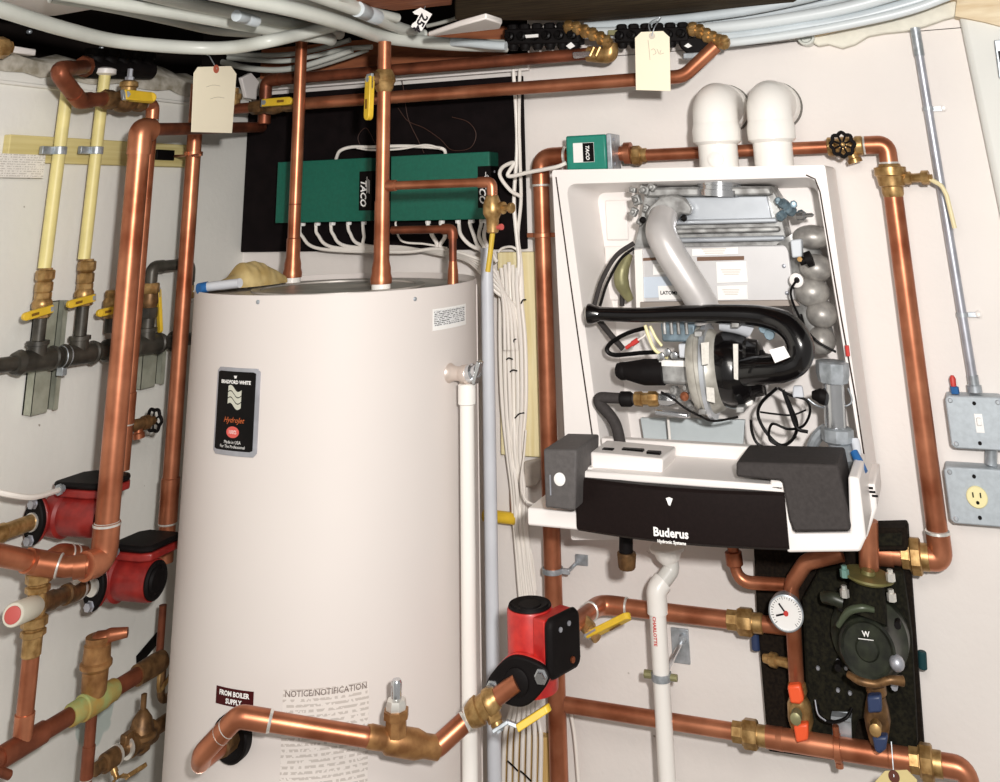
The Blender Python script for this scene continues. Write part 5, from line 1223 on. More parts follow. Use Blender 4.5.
M().lathe(B(797, 280, .225), OUTB, [(0, .013), (.01, .013), (.012, .009)], WHT, 20).lathe(B(797, 280, .235), OUTB, [(0, .006), (.01, .004)], BLKM, 12).build('flame_port', boil)
M().lathe(B(800, 259, .25), OUTB, [(0, .005), (.006, .005)], BRASS, 6).build('brass_nut', boil)
tb(boil, 'ignition_wire', [(796, 281, .25), (791, 290, .25), (792, 300, .25), (797, 312, .245), (805, 328, .24), (818, 342, .24), (836, 352, .235)], 2.6, BLK, 6, 8)
tb(boil, 'ignition_wire', [(801, 314, .245), (806, 330, .25), (815, 340, .25)], 2.4, BLK, 6, 8)
M().lathe(B(848, 356, .235), UP, [(0, .004), (.018, .004)], REDP, 8).build('red_terminal', boil)
mb = M()
for (x, y, s) in ((786, 206, .011), (792, 212, .012), (783, 214, .010), (778, 202, .008), (800, 214, .010), (793, 205, .008)): mb.lathe(B(x, y, .2)+YY*s, V((math.sin(x*2.1)*.6, -1, math.cos(x)*.6)), hexprof(0, s*1.5, s*.95)+[(s*1.6, s*.5), (s*2, s*.5)], mat('bluish_casting', srgb(120, 138, 148), .4, .5, var=.3, scale=60), 7)
mb.build('gas_tap', boil, sharp=20)
M().lathe(B(797, 216, .21), V((1, -.2, .05)), [(0, .008), (.014, .008), (.015, .004), (.03, .004), (.034, .001)], CHROME, 8).build('test_nipple', boil)
# black hoses and olive elbow at the left of the body
tb(boil, 'hose', [(634, 243, .19), (616, 256, .20), (602, 280, .21), (594, 306, .23)], 5, DGREY, 8, 10)
tb(boil, 'hose', [(634, 248, .18), (620, 260, .19), (607, 284, .20), (600, 306, .22)], 3, BLKM, 8, 10)
tb(boil, 'olive_cover', [(629, 254, .13), (622, 270, .14), (622, 284, .14), (630, 300, .13)], [9, 15, 15, 8], OLIVE, 8, 14)
tb(boil, 'sensor_stick', [(622, 286, .12), (622, 306, .12)], 5, DGREY, 4, 10, False)
tb(boil, 'hose', [(597, 318, .22), (610, 334, .2), (623, 349, .19)], 6, DGREY, 6, 10)
tb(boil, 'rubber_loop', [(645, 328, .24), (628, 333, .24), (612, 342, .24), (607, 350, .24), (615, 355, .24), (640, 353, .24), (657, 352, .24)], 4.5, BLK, 8, 10)
tb(boil, 'red_wire', [(626, 348, .25), (632, 344, .25)], 4, REDP, 4, 8); tb(boil, 'red_wire', [(632, 344, .25), (638, 340, .25)], 5.5, REDP, 4, 8); tb(boil, 'pale_wire', [(638, 340, .25), (645, 335, .25), (646, 326, .25)], 2, WIRE, 4, 8)
tb(boil, 'cream_wire', [(645, 325, .26), (649, 337, .26), (655, 350, .26), (668, 358, .26)], 3.5, CREAM, 6, 8)
tb(boil, 'cream_wire', [(650, 326, .26), (656, 338, .26), (662, 346, .26)], 3, CREAM, 6, 8)
# silver flue tube
tb(boil, 'air_pipe', [(664, 215, .235), (661, 232, .265), (670, 252, .275), (685, 276, .27), (700, 300, .26), (708, 318, .25)], [28, 31, 31, 31, 31, 31], SILVERP, 10, 26)
# black gas/air manifold
tb(boil, 'black_duct', [(589, 314, .29), (600, 314, .29), (640, 315, .29), (680, 314, .29), (730, 314, .29), (765, 317, .29), (788, 326, .30), (800, 344, .31), (797, 360, .31), (782, 368, .31), (760, 370, .30), (744, 372, .29)], [16, 14, 15, 17, 20, 22, 26, 28, 30, 30, 30, 30], BLKG, 8, 26)
mlathe(boil, 'duct_end', (588, 314, .29), (600, 314, .29), [(0, 7), (.05, 10.5), (.3, 10.5), (.9, 7.5), (1, 7)], BLKG, 24)
mlathe(boil, 'duct_pale_cap', (586.5, 314, .29), (589, 314, .29), [(0, 7), (1, 7.5)], TANKT, 20)
# fan
LBLG = mat('printed_label_grey', srgb(212, 208, 200), .6, var=.1, scale=200)
fn = mlathe(boil, 'fan_housing', (693, 371, .24), (727, 369, .24), [(0, 26), (.04, 38), (.18, 43), (.3, 44), (.34, 47), (.44, 47), (.48, 44), (.75, 41), (.95, 34), (1, 30)], mat('fan_cast', srgb(164, 160, 150), .42, .35, col2=srgb(206, 203, 194), scale=30, bump=.2), 44)
mlathe(fn, 'fan_seam', (708, 370, .24), (713, 370, .24), [(0, 46), (.1, 49), (.9, 49), (1, 46)], ALU, 44)
mlathe(boil, 'fan_motor', (718, 370, .24), (764, 367, .24), [(0, 36), (.25, 40), (.45, 39), (.7, 34), (.75, 30), (.95, 28), (1, 22)], BLKG, 40)
mlathe(boil, 'fan_motor_end', (757, 368, .245), (775, 366, .245), [(0, 18), (.5, 18), (.6, 14), (1, 12)], BLK, 30)
mb = M().prism([B(x, y, .345) for x, y in ((733, 344), (738, 344), (738, 380), (734, 379))], V((0, .004, 0)), LBLG).build('motor_label', boil)
mb = M().prism([B(x, y, .36) for x, y in ((769, 350), (784, 346), (790, 357), (775, 363))], V((0, .003, 0)), WPRINT).build('duct_label', boil)
bx_(fn, 'fan_label', [(701, 343), (709, 342), (709, 364), (702, 365)], .345, .003, LBLG, 0); bx_(fn, 'fan_label', [(706, 387), (714, 388), (715, 403), (707, 401)], .325, .003, LBLG, 0)
for x, y in ((698, 334), (697, 377), (735, 325), (702, 412), (740, 410)): bx_(fn, 'housing_lug', [(x-4, y-3), (x+4, y-3), (x+4, y+3), (x-4, y+3)], .30, .05, CAST, .002)
tb(fn, 'outlet_neck', [(722, 318, .25), (738, 322, .25), (750, 328, .24)], [26, 24, 20], PVCG, 6, 20)
for x, y, s_ in ((764, 328, .009), (770, 334, .01), (773, 324, .007)): M().lathe(B(x, y, .27), OUTB, hexprof(0, s_, s_), mat('bluish_casting', (0, 0, 0)), 8).build('wire_plug', boil)
bx_(boil, 'grey_elbow_foot', [(742, 392), (752, 392), (753, 406), (742, 408)], .27, .03, PVC, .004)
# gas valve block
gv_ = bx_(boil, 'gas_valve_block', [(656, 358), (700, 360), (700, 386), (656, 384)], .26, .09, CAST, .006)
bx_(gv_, 'white_label', [(659, 360), (690, 361), (690, 367), (659, 366)], .263, .003, WPRINT, 0); bx_(gv_, 'black_mark', [(654, 368), (661, 368), (661, 377), (654, 377)], .264, .004, BLK, .001)
tb(boil, 'solenoid', [(664, 372, .25), (645, 372, .25), (630, 371, .25), (617, 370, .25)], [27, 27, 20, 14], BLKM, 8, 24)
mb = M().ball(B(623, 371, .25), rad(B(623, 371, .25), UP, 17), BLKM, 18).build('solenoid_cap', boil)
cb2 = mat('blue_grey_metal', srgb(112, 128, 138), .45, .4, var=.3, scale=60)
bx_(boil, 'valve_actuator', [(660, 323), (695, 324), (695, 342), (662, 342)], .27, .06, cb2, .004)
for i, x in enumerate((664, 671, 678, 686)): tb(boil, 'terminal', [(x, 322, .28), (x+1, 334, .28)], 3.5, CAST, 4, 8)
bx_(boil, 'terminal_cover', [(678, 344), (697, 344), (697, 358), (679, 358)], .275, .04, PVCG, .003)
for x, y in ((668, 352), (675, 355), (662, 356)): M().lathe(B(x, y, .275), OUTB, [(0, .007), (.01, .007), (.011, .004)], CHROME, 8).build('valve_screw', boil)
# gas pipe, brass nut
tb(boil, 'gas_pipe', [(660, 399, .25), (640, 399, .25), (615, 398, .25), (600, 398, .25), (600, 404, .25), (612, 418, .25), (618, 432, .25), (623, 462, .25)], [9, 10, 11, 11.5, 11.5, 11.5, 11.5, 11.5], DGREY, 8, 18)
mlathe(boil, 'brass_nut', (635, 399, .25), (659, 399, .25), [(0, 7.5), (.3, 8), (.32, 6.5), (.55, 6.5), (.58, 8), (.9, 8), (1, 6)], BRASS, 8)
mlathe(boil, 'chrome_union', (658, 399, .25), (676, 400, .25), [(0, 5), (.3, 7), (.6, 7), (1, 4)], CHROME, 8)
mlathe(boil, 'hose_collar', (620, 399, .25), (633, 399, .25), [(0, 6), (.1, 8), (.8, 8), (1, 6)], BLKM, 16)
tb(boil, 'bent_wire_frame', [(661, 392, .26), (672, 398, .26), (685, 408, .26), (700, 416, .26), (714, 421, .26), (738, 417, .26)], 2.4, BLKM, 6, 8)
mb = M()
for (x, y, s) in ((676, 392, .010), (690, 390, .010), (688, 404, .009), (698, 402, .010), (680, 398, .006)): mb.lathe(B(x, y, .25)+YY*s, V((math.sin(x*1.7)*.5, -1, math.cos(x*.9)*.5)), hexprof(0, s*1.6, s*.9)+[(s*1.7, s*.45), (s*2.1, s*.45)], CAST, 7)
mb.build('valve_foot_casting', boil, sharp=20)
M().lathe(B(685, 396, .265), OUTB, [(0, .008), (.006, .008), (.01, .003)], COPPER, 14).build('copper_plug', boil)
bx_(boil, 'steel_bar', [(654, 409), (688, 414), (687, 419), (654, 415)], .25, .03, CHROME, .003)
# grey lower plate
bx_(boil, 'lower_plate', [(640, 418), (745, 420), (740, 480), (650, 480)], .12, .01, mat('blue_grey_sheet', srgb(196, 204, 206), .5, .1, var=.05, scale=12), .002)
tb(boil, 'white_tube', [(668, 418, .16), (670, 445, .16), (668, 472, .16)], 3, PVC, 4, 8)
# supply union column
mlathe(boil, 'union_nut_upper', (833, 382, .23), (832, 361, .23), [(0, 15), (.4, 17), (.95, 17), (1, 15)], GALV, 8)
mlathe(boil, 'chrome_tube', (836, 432, .23), (833, 378, .23), [(0, 12), (.04, 14), (.1, 11), (.9, 11), (.94, 14), (1, 13)], CHROME, 30)
mlathe(boil, 'union_nut_lower', (838, 442, .23), (837, 427, .23), [(0, 15), (.1, 16.5), (.9, 16.5), (1, 14)], GALV, 8)
tb(boil, 'grey_elbow', [(838, 440, .22), (843, 452, .23), (849, 468, .25)], [22, 22, 20], GALV, 6, 20)
tb(boil, 'grey_bracket', [(838, 428, .2), (822, 432, .2), (812, 448, .2), (812, 470, .2)], [12, 14, 12, 12], GALV, 6, 10)
tb(boil, 'blue_drain', [(854, 452, .27), (859, 462, .28), (864, 472, .29)], [8, 9, 8], BLUEC, 6, 14)
tb(boil, 'grey_hose', [(855, 440, .23), (857, 450, .24), (857, 458, .25)], 9, PVCG, 6, 12)
# loops of black cable
for i, pts in enumerate(([(777, 388), (762, 402), (758, 415), (766, 432), (780, 445), (792, 440), (797, 425), (790, 405), (784, 392)], [(751, 420), (752, 432), (758, 444), (772, 449), (784, 446), (796, 436)], [(778, 388), (790, 395), (806, 400), (810, 412), (803, 426), (788, 429), (772, 424), (770, 440), (786, 448)], [(760, 412), (775, 414), (792, 415), (806, 410)], [(783, 390), (790, 410), (797, 428), (808, 432)])):
    tb(boil, 'cable_loop', [(x, y, .235+.006*i) for x, y in pts], (3.4, 3, 2.8, 2, 3.6)[i], BLK, 8, 8)
mb = M().prism([B(x, y, .25) for x, y in ((793, 386), (802, 386), (804, 398), (792, 398))], V((0, .01, 0)), PVCG).build('grey_clip', boil, bevel=.003)
tb(boil, 'black_plug', [(812, 395, .24), (820, 396, .24), (826, 398, .24)], [8, 16, 16], BLKM, 6, 16)
tb(boil, 'thin_grey_wire', [(808, 399, .23), (816, 405, .23), (828, 408, .22), (846, 406, .22), (852, 400, .22), (848, 388, .22)], 2, GALV, 6, 8)
# ---- control unit
C1 = .40
zt_l, zb_l = B(577, 480, .42).z, B(680, 545, .42).z
xl, xr_ = B(576, 505, .405).x, B(785, 520, .42).x
mb = M(); N_ = 24; vs = []; fs = []
for i in range(N_+1):
    t = i/N_; x = xl+(xr_-xl)*t; y = -(.405+.022*math.sin(math.pi*t)); sag = -.010*math.sin(math.pi*min(1, t*1.0))*.0
    for (yy_, zz) in ((y, zb_l+.006), (y-.001, zb_l+.01), (y+.0, zt_l-.004), (y+.005, zt_l), (y+.02, zt_l), (-.24, zb_l), (y+.01, zb_l)):
        vs.append(V((x, yy_, zz)))
for i in range(N_):
    for k in (0, 1, 2, 3): fs.append([i*7+k, (i+1)*7+k, (i+1)*7+k+1, i*7+k+1])
    fs.append([i*7+0, i*7+6, (i+1)*7+6, (i+1)*7+0]); fs.append([i*7+6, i*7+5, (i+1)*7+5, (i+1)*7+6]); fs.append([i*7+4, (i+1)*7+4, (i+1)*7+5, i*7+5])
fs += [[0, 1, 2, 3, 4, 5, 6], [N_*7+k for k in (6, 5, 4, 3, 2, 1, 0)]]
BLKB = mat('brown_black_fascia', srgb(26, 18, 17), .6, var=.12, scale=200)
fas = mb.add(vs, fs, BLKB).build('control_fascia', boil)
def fp(px, py): 
    p = B(px, py, .4275); return p
text('Buderus', fas, fp(671, 533)+OUTB*.002, XX, UP, .0185, WPRINT, bold=.0006)
text('Hydronic Systems', fas, fp(672, 542)+OUTB*.002, XX, UP, .0068, WPRINT, bold=.0003)
o_ = fp(669.5, 501)+OUTB*.001
M().prism([o_+V((x, 0, z)) for x, z in ((-.006, .004), (0, .006), (.006, .004), (.001, -.007), (-.002, -.006))], YY*.001, WPRINT).build('status_mark', fas)
zw = zt_l+.004
# white body behind and left shelf
wl_ = B(527, 515, .40).x
body = M().box(V(((wl_+xl)/2+.01, -.30, (B(540, 509, .4).z+B(540, 527, .4).z)/2)), XX*((xl-wl_)/2+.01), YY*.10, UP*(B(540, 509, .4).z-B(540, 527, .4).z)/2, WHT).build('white_shelf', boil, bevel=.004)
M().prism([V((xl+.003, -.40, zt_l-.002)), V((xr_+.0, -.40, zt_l-.002)), V((xr_+.0, -.22, zt_l-.002)), V((xl+.003, -.22, zt_l-.002))], UP*.012, WHT).build('top_ledge', boil, bevel=.003)
M().box(V(((xl+xr_)/2+.0, -.235, zt_l+.018)), XX*(xr_-xl)/2, YY*.012, UP*.014, WHT).build('rear_rail', boil, bevel=.003)
mod = M().prism([B(590, 452, .37), B(663, 459, .37), B(662, 477, .37), B(591, 474, .37)], YY*.10, WHT).build('plug_module', boil, bevel=.004)
M().prism([B(583, 467, .385), B(592, 468, .385), B(592, 477, .385), B(583, 476, .385)], YY*.06, WHT).build('module_foot', boil, bevel=.003)
tpm = B(620, 456, .37).z+.0005
for (x0, x1, y_) in ((-.055, -.035, -.34), (-.02, .02, -.33), (.03, .055, -.34)):
    cxm = B(627, 456, .37).x
    M().box(V((cxm+(x0+x1)/2, y_, tpm+.001)), XX*(x1-x0)/2, YY*.006, UP*.003, BLK).build('module_slot', mod)
# grey control box left
gb = M().prism([B(543, 449, .45), B(577, 450, .45), B(575, 511, .45), B(545, 508, .45)], YY*.13, MGREY).build('grey_control_box', boil, bevel=.004)
M().lathe(B(560, 479, .45), OUTB, [(0, .0105), (.003, .0105), (.004, .009)], WPRINT, 28).build('round_button', gb)
M().box(B(550.5, 485, .451), XX*.0012, YY*.001, UP*.016, STEEL).build('slider_mark', gb)
# right dark box with its white surround
M().prism([B(x, y, .40) for x, y in ((770, 479), (786, 482), (792, 534), (850, 533), (848, 476), (859, 478), (866, 538), (860, 552), (787, 553), (782, 492), (770, 490))], YY*.17, WHT).build('white_surround', boil, bevel=.004)
M().prism([B(x, y, .415) for x, y in ((736, 462), (838, 465), (851, 531), (794, 532), (789, 520), (782, 481), (736, 477))], YY*.13, DGREY).build('dark_cover', boil, bevel=.004)
# vent block, lower right side
mb = M().prism([B(x, y, .25) for x, y in ((862, 484), (875, 484), (877, 508), (867, 538), (862, 538))], YY*.15, WHT).build('side_block', boil, bevel=.003)
for k in range(3): M().box(B(870+k*2.5, 488+k*4, .251), XX*.005, YY*.001, UP*.0016, BLKM).build('vent_slot', boil)
# under the boiler
th = thing('capped_gas_stub', 'dark pipe stub with an olive-brown cap hanging below the boiler fascia', 'pipe stub', B(627, 566, .28))
mlathe(th, 'stub', (626, 530, .28), (626, 554, .28), [(0, 7), (1, 7)], BLKM, 18); mlathe(th, 'cap', (626.5, 552, .28), (627, 569, .28), [(0, 9), (.1, 10), (.85, 9), (1, 7.5)], BRASS_D, 10)
# condensate
cn = thing('condensate_pipe', 'white plastic condensate pipe with a funnel, running down the wall below the boiler', 'plastic pipe', B(668, 790, .06))
mlathe(cn, 'funnel', (667, 546, .10), (669, 563, .10), [(0, 17), (.05, 18), (.25, 17), (.3, 14), (.7, 12), (1, 8)], PVC, 30)
c_a = B(665, 560, .125); c_b = B(664, 575, .12); c_c = B(656, 580, .08); c_d = B(657, 600, .06); pv = B(661.5, 680, .125); rp = rad(pv, UP, 18.5)
pv_t = vto(pv, 582); pv_b = vto(pv, 800)
M().tube(fil([B(670, 560, .10), B(672, 569, .10), vto(pv, 589), vto(pv, 610)], .02), rp*.9, mat('cloudy_pvc', srgb(214, 212, 206), .35), 20).build('trap_bend', cn)
M().tube(fil([vto(pv, 590)+(B(672, 569, .10)-vto(pv, 590))*.4, vto(pv, 590), vto(pv, 613)], .02), rp*1.14, PVC, 24).build('elbow', cn)
M().tube([vto(pv, 608), pv_b], rp*.93, PVC, 24).build('pipe', cn)
text('CHARLOTTE', cn, vto(pv, 628)+OUTB*(rp*.93+.0006)+XX*-.003, -UP, XX, .0085, REDP, bold=.0003)
cp_ = vto(pv, 676)
th = thing('pipe_strap', 'metal band clamp round the white condensate pipe', 'clamp', cp_, None)
M().lathe(cp_-UP*.006, UP, [(0, rp*1.0), (0, rp*1.1), (.012, rp*1.1), (.012, rp*1.0)], GALV, 24, caps=False).tube([cp_-XX*(rp*1.1+.014)-UP*.0, cp_-XX*rp*1.0], .007, OLIVE, 10).tube([cp_+XX*rp*1.0, cp_+XX*(rp*1.1+.012)], .006, OLIVE, 10).build('band', th)
th = thing('wall_bracket', 'small grey steel wall bracket with a diagonal bolt beside the condensate pipe', 'bracket', B(681, 662, 0))
M().box(V((B(681, 645, 0).x, -.003, B(681, 645, 0).z)), XX*.018, YY*.003, UP*.030, GALV).build('plate', th, bevel=.001)
M().tube([B(682, 641, .008), B(668, 668, .10)], .0045, CHROME, 10).lathe(B(683, 638, .006), OUTB, [(0, .009), (.01, .007)], GALV, 8).build('bolt', th)
# ================================================================== PIPES AND PUMP STATION, LOWER RIGHT
dl = .07
p_a = B(606, 606, dl); p_b = B(770, 625, dl); rl = rad(B(700, 614, dl), XX, 19); zl = B(690, 615, dl).z; yl = -dl
gxu = B(745, 622, dl).x
j0_ = V((B(600, 606, dl).x, yl, zl)); pb0 = flc+ax*.13
back_p = V((mc.x+.02, mc.y+.06, B(586, 618, .22).z))
pipe('return_pipe', 'copper pipe from behind the bright red pump running right to the pump station', 'copper pipe', [flc+ax*.125, V((j0_.x, yl, zl)), V((gxu-.03, yl, zl))], rl, COPPER, R=.035)
ball_st = B(590, 628, .16)
th = thing('pump_valve', 'brass valve with a yellow lever behind the black box of the bright red pump', 'valve', ball_st)
M().lathe(B(584, 622, .18), (B(592, 632, .19)-B(584, 622, .18)), [(0, .014), (.02, .014), (.021, .010), (.04, .010)], BRASS, 8).build('bonnet', th)
hq = (B(620, 618, .2)-B(592, 634, .2)).normalized()
handle_lever(th, B(590, 631, .19), V((.3, -.5, -.8)), hq, .006, .085, .019, YEL, .1)
union('pipe_union', 'dark brass union on the upper pipe left of the round gauge', V((gxu, yl, zl)), XX, rl*.9, .07)
pipe('pipe_stub', 'copper stub entering the pump station behind the round gauge', 'copper pipe', [V((gxu+.03, yl, zl)), V((B(790, 626, dl).x, yl, zl))], rl*.95, COPPER)
# station foam backing
ST = thing('pump_station', 'black foam-backed pump station on the wall below the boiler', 'pump station', B(840, 770, .0))
M().prism([B(x, y, .045) for x, y in ((753, 540), (908, 528), (913, 600), (926, 776), (900, 772), (860, 765), (768, 752), (757, 620))], YY*.044, FOAM).build('foam_back', ST, bevel=.004)
DS_ = .16
FOAM2 = mat('foam_shell', srgb(18, 17, 13), .85, col2=srgb(36, 34, 24), scale=160)
def _gx(px, py, d): return B(px, py, d)
M().prism([B(x, y, .09) for x, y in ((818, 572), (903, 572), (912, 640), (918, 752), (884, 752), (878, 722), (858, 720), (852, 752), (812, 746), (806, 700), (802, 600))], YY*.044, FOAM2).build('foam_shell', ST, bevel=.006)
tbk = M().prism([B(x, y, .10) for x, y in ((866, 529), (907, 528), (908, 551), (867, 552))], YY*.055, FOAM).build('foam_block', ST, bevel=.004)
M().prism([B(x, y, .105) for x, y in ((872, 534), (902, 533), (902, 546), (873, 547))], YY*.004, FOAM2).build('recess', tbk, bevel=.002)
for x, y, m_ in ((755, 641, BLUE), (922, 660, TEAL)):
    M().tube([B(x, y-9, .04), B(x+1, y+9, .04)], rad(B(x, y, .04), UP, 9), m_, 12).build('side_clip', ST, bevel=.002)
# station copper
def stp(name, pts, w, m=COPPER, R=.02, par=ST, k=16):
    P_ = [B(*p) for p in pts]; r_ = rad(P_[len(P_)//2], P_[-1]-P_[0], w); return M().tube(fil(P_, R), r_, m, k).build(name, par)
stp('left_elbow_pipe', [(732, 540, .11), (737, 582, .11), (792, 585, .11)], 13, COPPER, .03)
mlathe(ST, 'elbow_socket', (733, 551, .11), (735, 566, .11), [(0, 7), (.05, 8.5), (.9, 8.5), (1, 7)], COPPER)
stp('return_drop', [(842, 553, .13), (806, 562, .13), (791, 585, .13), (797, 690, .10)], 17, COPPER, .03)
stp('supply_tee_pipe', [(868, 520, .12), (869, 562, .12), (869, 578, .12)], 21, COPPER, .01)
tz_ = B(875, 563, .10)
gq = V((xun-.02, yR, zbr))
M().tube([V((B(866, 562, d4).x, yR, zbr)), gq], rR*.95, COPPER, 20).lathe(gq-XX*.07, XX, [(0, rR*1.0), (.002, rR*1.12), (.05, rR*1.12)], COPPER, 20).build('supply_arm', ST)
mlathe(ST, 'pump_top_flange', (868, 570, .15), (868, 580, .15), [(0, 7), (.35, 8), (.4, 26), (.6, 27), (.7, 22), (1, 20)], mat('olive_dark', srgb(110, 104, 60), .5, .3, var=.15, scale=40), 28)
for (x, y, m_) in ((845, 573, mat('teal_bolt', srgb(120, 160, 150), .4, .3)), (891, 577, SOLDER), (845, 593, SOLDER), (892, 597, SOLDER)):
    M().lathe(B(x, y+4, .175), UP, [(0, .008), (.012, .008), (.013, .005), (.018, .005)], m_, 6).build('bolt', ST)
pc = B(869, 638, .12); kpx = rad(pc, UP, 2)
pmp = M().lathe(pc+YY*.05, OUTB, [(0, 38*kpx), (.02, 40*kpx), (.045, 39*kpx), (.055, 33*kpx), (.08, 29*kpx), (.10, 28*kpx), (.104, 26*kpx), (.099, 23*kpx), (.098, 12*kpx), (.102, 10*kpx), (.103, 3*kpx)], mat('pump_dark_green', srgb(28, 30, 24), .4, .1, col2=srgb(48, 52, 40), scale=50), 44).build('station_pump', ST)
for k in range(12):
    a_ = k*math.pi/6
    if k % 3 == 0: M().lathe(pc+OUTB*.02+V((math.cos(a_+.6), 0, math.sin(a_+.6)))*39*kpx, OUTB, [(0, .006), (.02, .006)], STEEL if k == 9 else BLKM, 8).build('pump_screw', pmp)
text('W', pmp, pc+OUTB*.0535+UP*14*kpx+XX*.001, XX, UP, .012, WPRINT, bold=.0003)
M().box(pc+OUTB*.054+UP*9.5*kpx, XX*.013, YY*.0003, UP*.0006, WPRINT).build('rating_line', pmp)
tb(ST, 'pump_neck', [(868, 580, .14), (866, 600, .14), (864, 618, .15)], [34, 44, 50], FOAM2, 6, 20)
tb(ST, 'capacitor_box', [(824, 597, .15), (832, 598, .16), (843, 602, .16)], [14, 15, 15], mat('pump_dark_green', (0, 0, 0)), 6, 14)
tb(ST, 'glossy_rib', [(838, 626, .19), (848, 612, .195), (862, 608, .195), (874, 610, .19)], [6, 9, 9, 6], mat('green_sheen', srgb(70, 78, 60), .35, .1), 6, 12)
M().ball(B(897, 663, .17), .013, STEEL, 14).build('bleed_screw', ST)
# bottom flange and blue-handled valve
tb(ST, 'pump_bottom_flange', [(848, 674, .19), (860, 681, .20), (876, 684, .20), (890, 680, .20), (903, 681, .19)], [7, 9, 9, 10, 12], BRASS_D, 6, 14)
mlathe(ST, 'blue_valve_body', (876, 682, .15), (878, 742, .13), [(0, 10), (.15, 11), (.2, 9), (.4, 12), (.6, 14), (.8, 12), (1, 9)], BRASS_D, 18)
bl_ = M().prism([B(x, y, .185) for x, y in ((867, 697), (881, 696), (882, 713), (868, 714))], YY*.02, BLUE).build('blue_handle_upper', ST, bevel=.004)
M().prism([B(x, y, .185) for x, y in ((872, 737), (888, 737), (886, 750), (880, 755), (875, 752))], YY*.02, BLUE).build('blue_handle_lower', ST, bevel=.004)
M().lathe(B(876, 725, .17), OUTB, [(0, .010), (.02, .010), (.022, .005)], BRASS, 10).build('blue_valve_stem', ST)
# orange-handled valve
mlathe(ST, 'orange_valve_body', (797, 684, .11), (803, 742, .09), [(0, 9), (.1, 10), (.2, 8), (.35, 12), (.6, 13), (.8, 10), (1, 9)], BRASS, 18)
M().prism([B(x, y, .145) for x, y in ((787, 686), (800, 685), (804, 701), (800, 705), (790, 704))], YY*.018, ORANGE).build('orange_handle_upper', ST, bevel=.004)
M().prism([B(x, y, .145) for x, y in ((793, 725), (808, 724), (808, 741), (796, 744))], YY*.018, ORANGE).build('orange_handle_lower', ST, bevel=.004)
M().lathe(B(797, 714, .13), OUTB, [(0, .010), (.02, .010), (.022, .006)], OLIVE, 10).build('orange_valve_stem', ST)
mlathe(ST, 'side_tap', (764, 658, .07), (792, 664, .09), [(0, 5), (.2, 6), (.25, 8), (.45, 8), (.5, 5), (1, 6)], BRASS, 10)
tb(ST, 'black_hose', [(817, 705, .12), (820, 717, .13), (832, 722, .13), (846, 718, .13), (852, 708, .12)], 4, BLK, 8, 10)
tb(ST, 'capillary', [(815, 700, .125), (818, 714, .135), (826, 721, .138)], 1.5, STEEL, 6, 6)
for x, y in ((838, 690), (846, 668), (838, 661), (818, 668), (850, 693)): M().lathe(B(x, y, .092), OUTB, [(0, .004), (.003, .003)], STEEL, 8).build('shell_screw', ST)
bk = M().prism([B(x, y, .10) for x, y in ((832, 712), (851, 712), (852, 742), (832, 740))], YY*.004, GALV).build('mount_plate', ST, bevel=.001)
M().prism([B(x, y, .0985) for x, y in ((832, 711), (852, 713), (852, 717), (832, 714))], OUTB*.02, GALV).build('plate_lip', bk)
# gauge
gp_ = B(786, 613, .155); gr = rad(gp_, UP, 35)
gN = V((.08, -1, -.12)).normalized()
ga = thing('pressure_gauge', 'round white dial gauge with black needles at the left of the pump station', 'gauge', gp_)
M().lathe(gp_+gN*-.02, gN, [(0, gr*.9), (.014, gr), (.022, gr*1.0), (.023, gr*.93), (.019, gr*.92)], GALV, 40).build('bezel', ga)
dial = M().lathe(gp_+gN*-.0015, gN, [(0, gr*.93), (.0015, gr*.93)], WPRINT, 40).build('dial', ga)
gu, gw = V((1, .08, 0)).normalized(), V((0, -.12, 1)).normalized()
mb = M()
for k in range(28):
    a_ = math.radians(-50+k*10); dv_ = gu*math.cos(a_)+gw*math.sin(a_); mb.box(gp_+gN*.0006+dv_*gr*.8, dv_*gr*(.08 if k % 3 == 0 else .04), dv_.cross(gN)*gr*.012, gN*.0002, INK)
mb.build('scale_marks', dial)
mb = M(); 
for a_, l_ in ((math.radians(125), .62), (math.radians(195), .6)):
    dv_ = gu*math.cos(a_)+gw*math.sin(a_); mb.box(gp_+gN*.002+dv_*gr*l_/2, dv_*gr*l_/2, dv_.cross(gN)*gr*.045, gN*.0004, INK)
mb.build('needle', ga); M().lathe(gp_+gN*.001, gN, [(0, gr*.14), (.002, gr*.14)], REDP, 16).build('red_hub', ga)
tb(ga, 'gauge_clip', [(776, 597, .15), (793, 597, .15)], 5, OLIVE, 3, 8)
# low run
da = .11; zL2 = B(750, 734, da).z; rq = rad(B(650, 716, da), XX, 18); rq2 = rad(B(850, 750, da), XX, 27)
x1_ = B(566, 704, da).x; xu1 = B(750, 734, da).x; xu2 = B(926, 762, da).x; xe = B(967, 768, da).x
pipe('low_return_pipe', 'copper pipe running right from the riser along the bottom of the back wall', 'copper pipe', [V((x1_, -da, zL2)), V((xu1-.03, -da, zL2))], rq, COPPER)
union('pipe_union', 'brass union on the bottom pipe at the left edge of the pump station', V((xu1, -da, zL2)), XX, rq*1.0, .065)
lr = thing('low_manifold_pipe', 'thick copper pipe crossing below the pump station', 'copper pipe', V((xu1, -da, zL2)))
M().tube([V((xu1+.03, -da, zL2)), V((xu2-.02, -da, zL2))], rq2*.95, COPPER, 24).build('pipe', lr)
M().lathe(V((xu1+.03, -da, zL2)), XX, [(0, rq*1.1), (.01, rq*1.25), (.03, rq2*1.0)], COPPER, 24).build('reducer', lr)
union('pipe_union', 'brass union on the bottom pipe at the right edge of the pump station', V((xu2, -da, zL2)), XX, rq2*.85, .055)
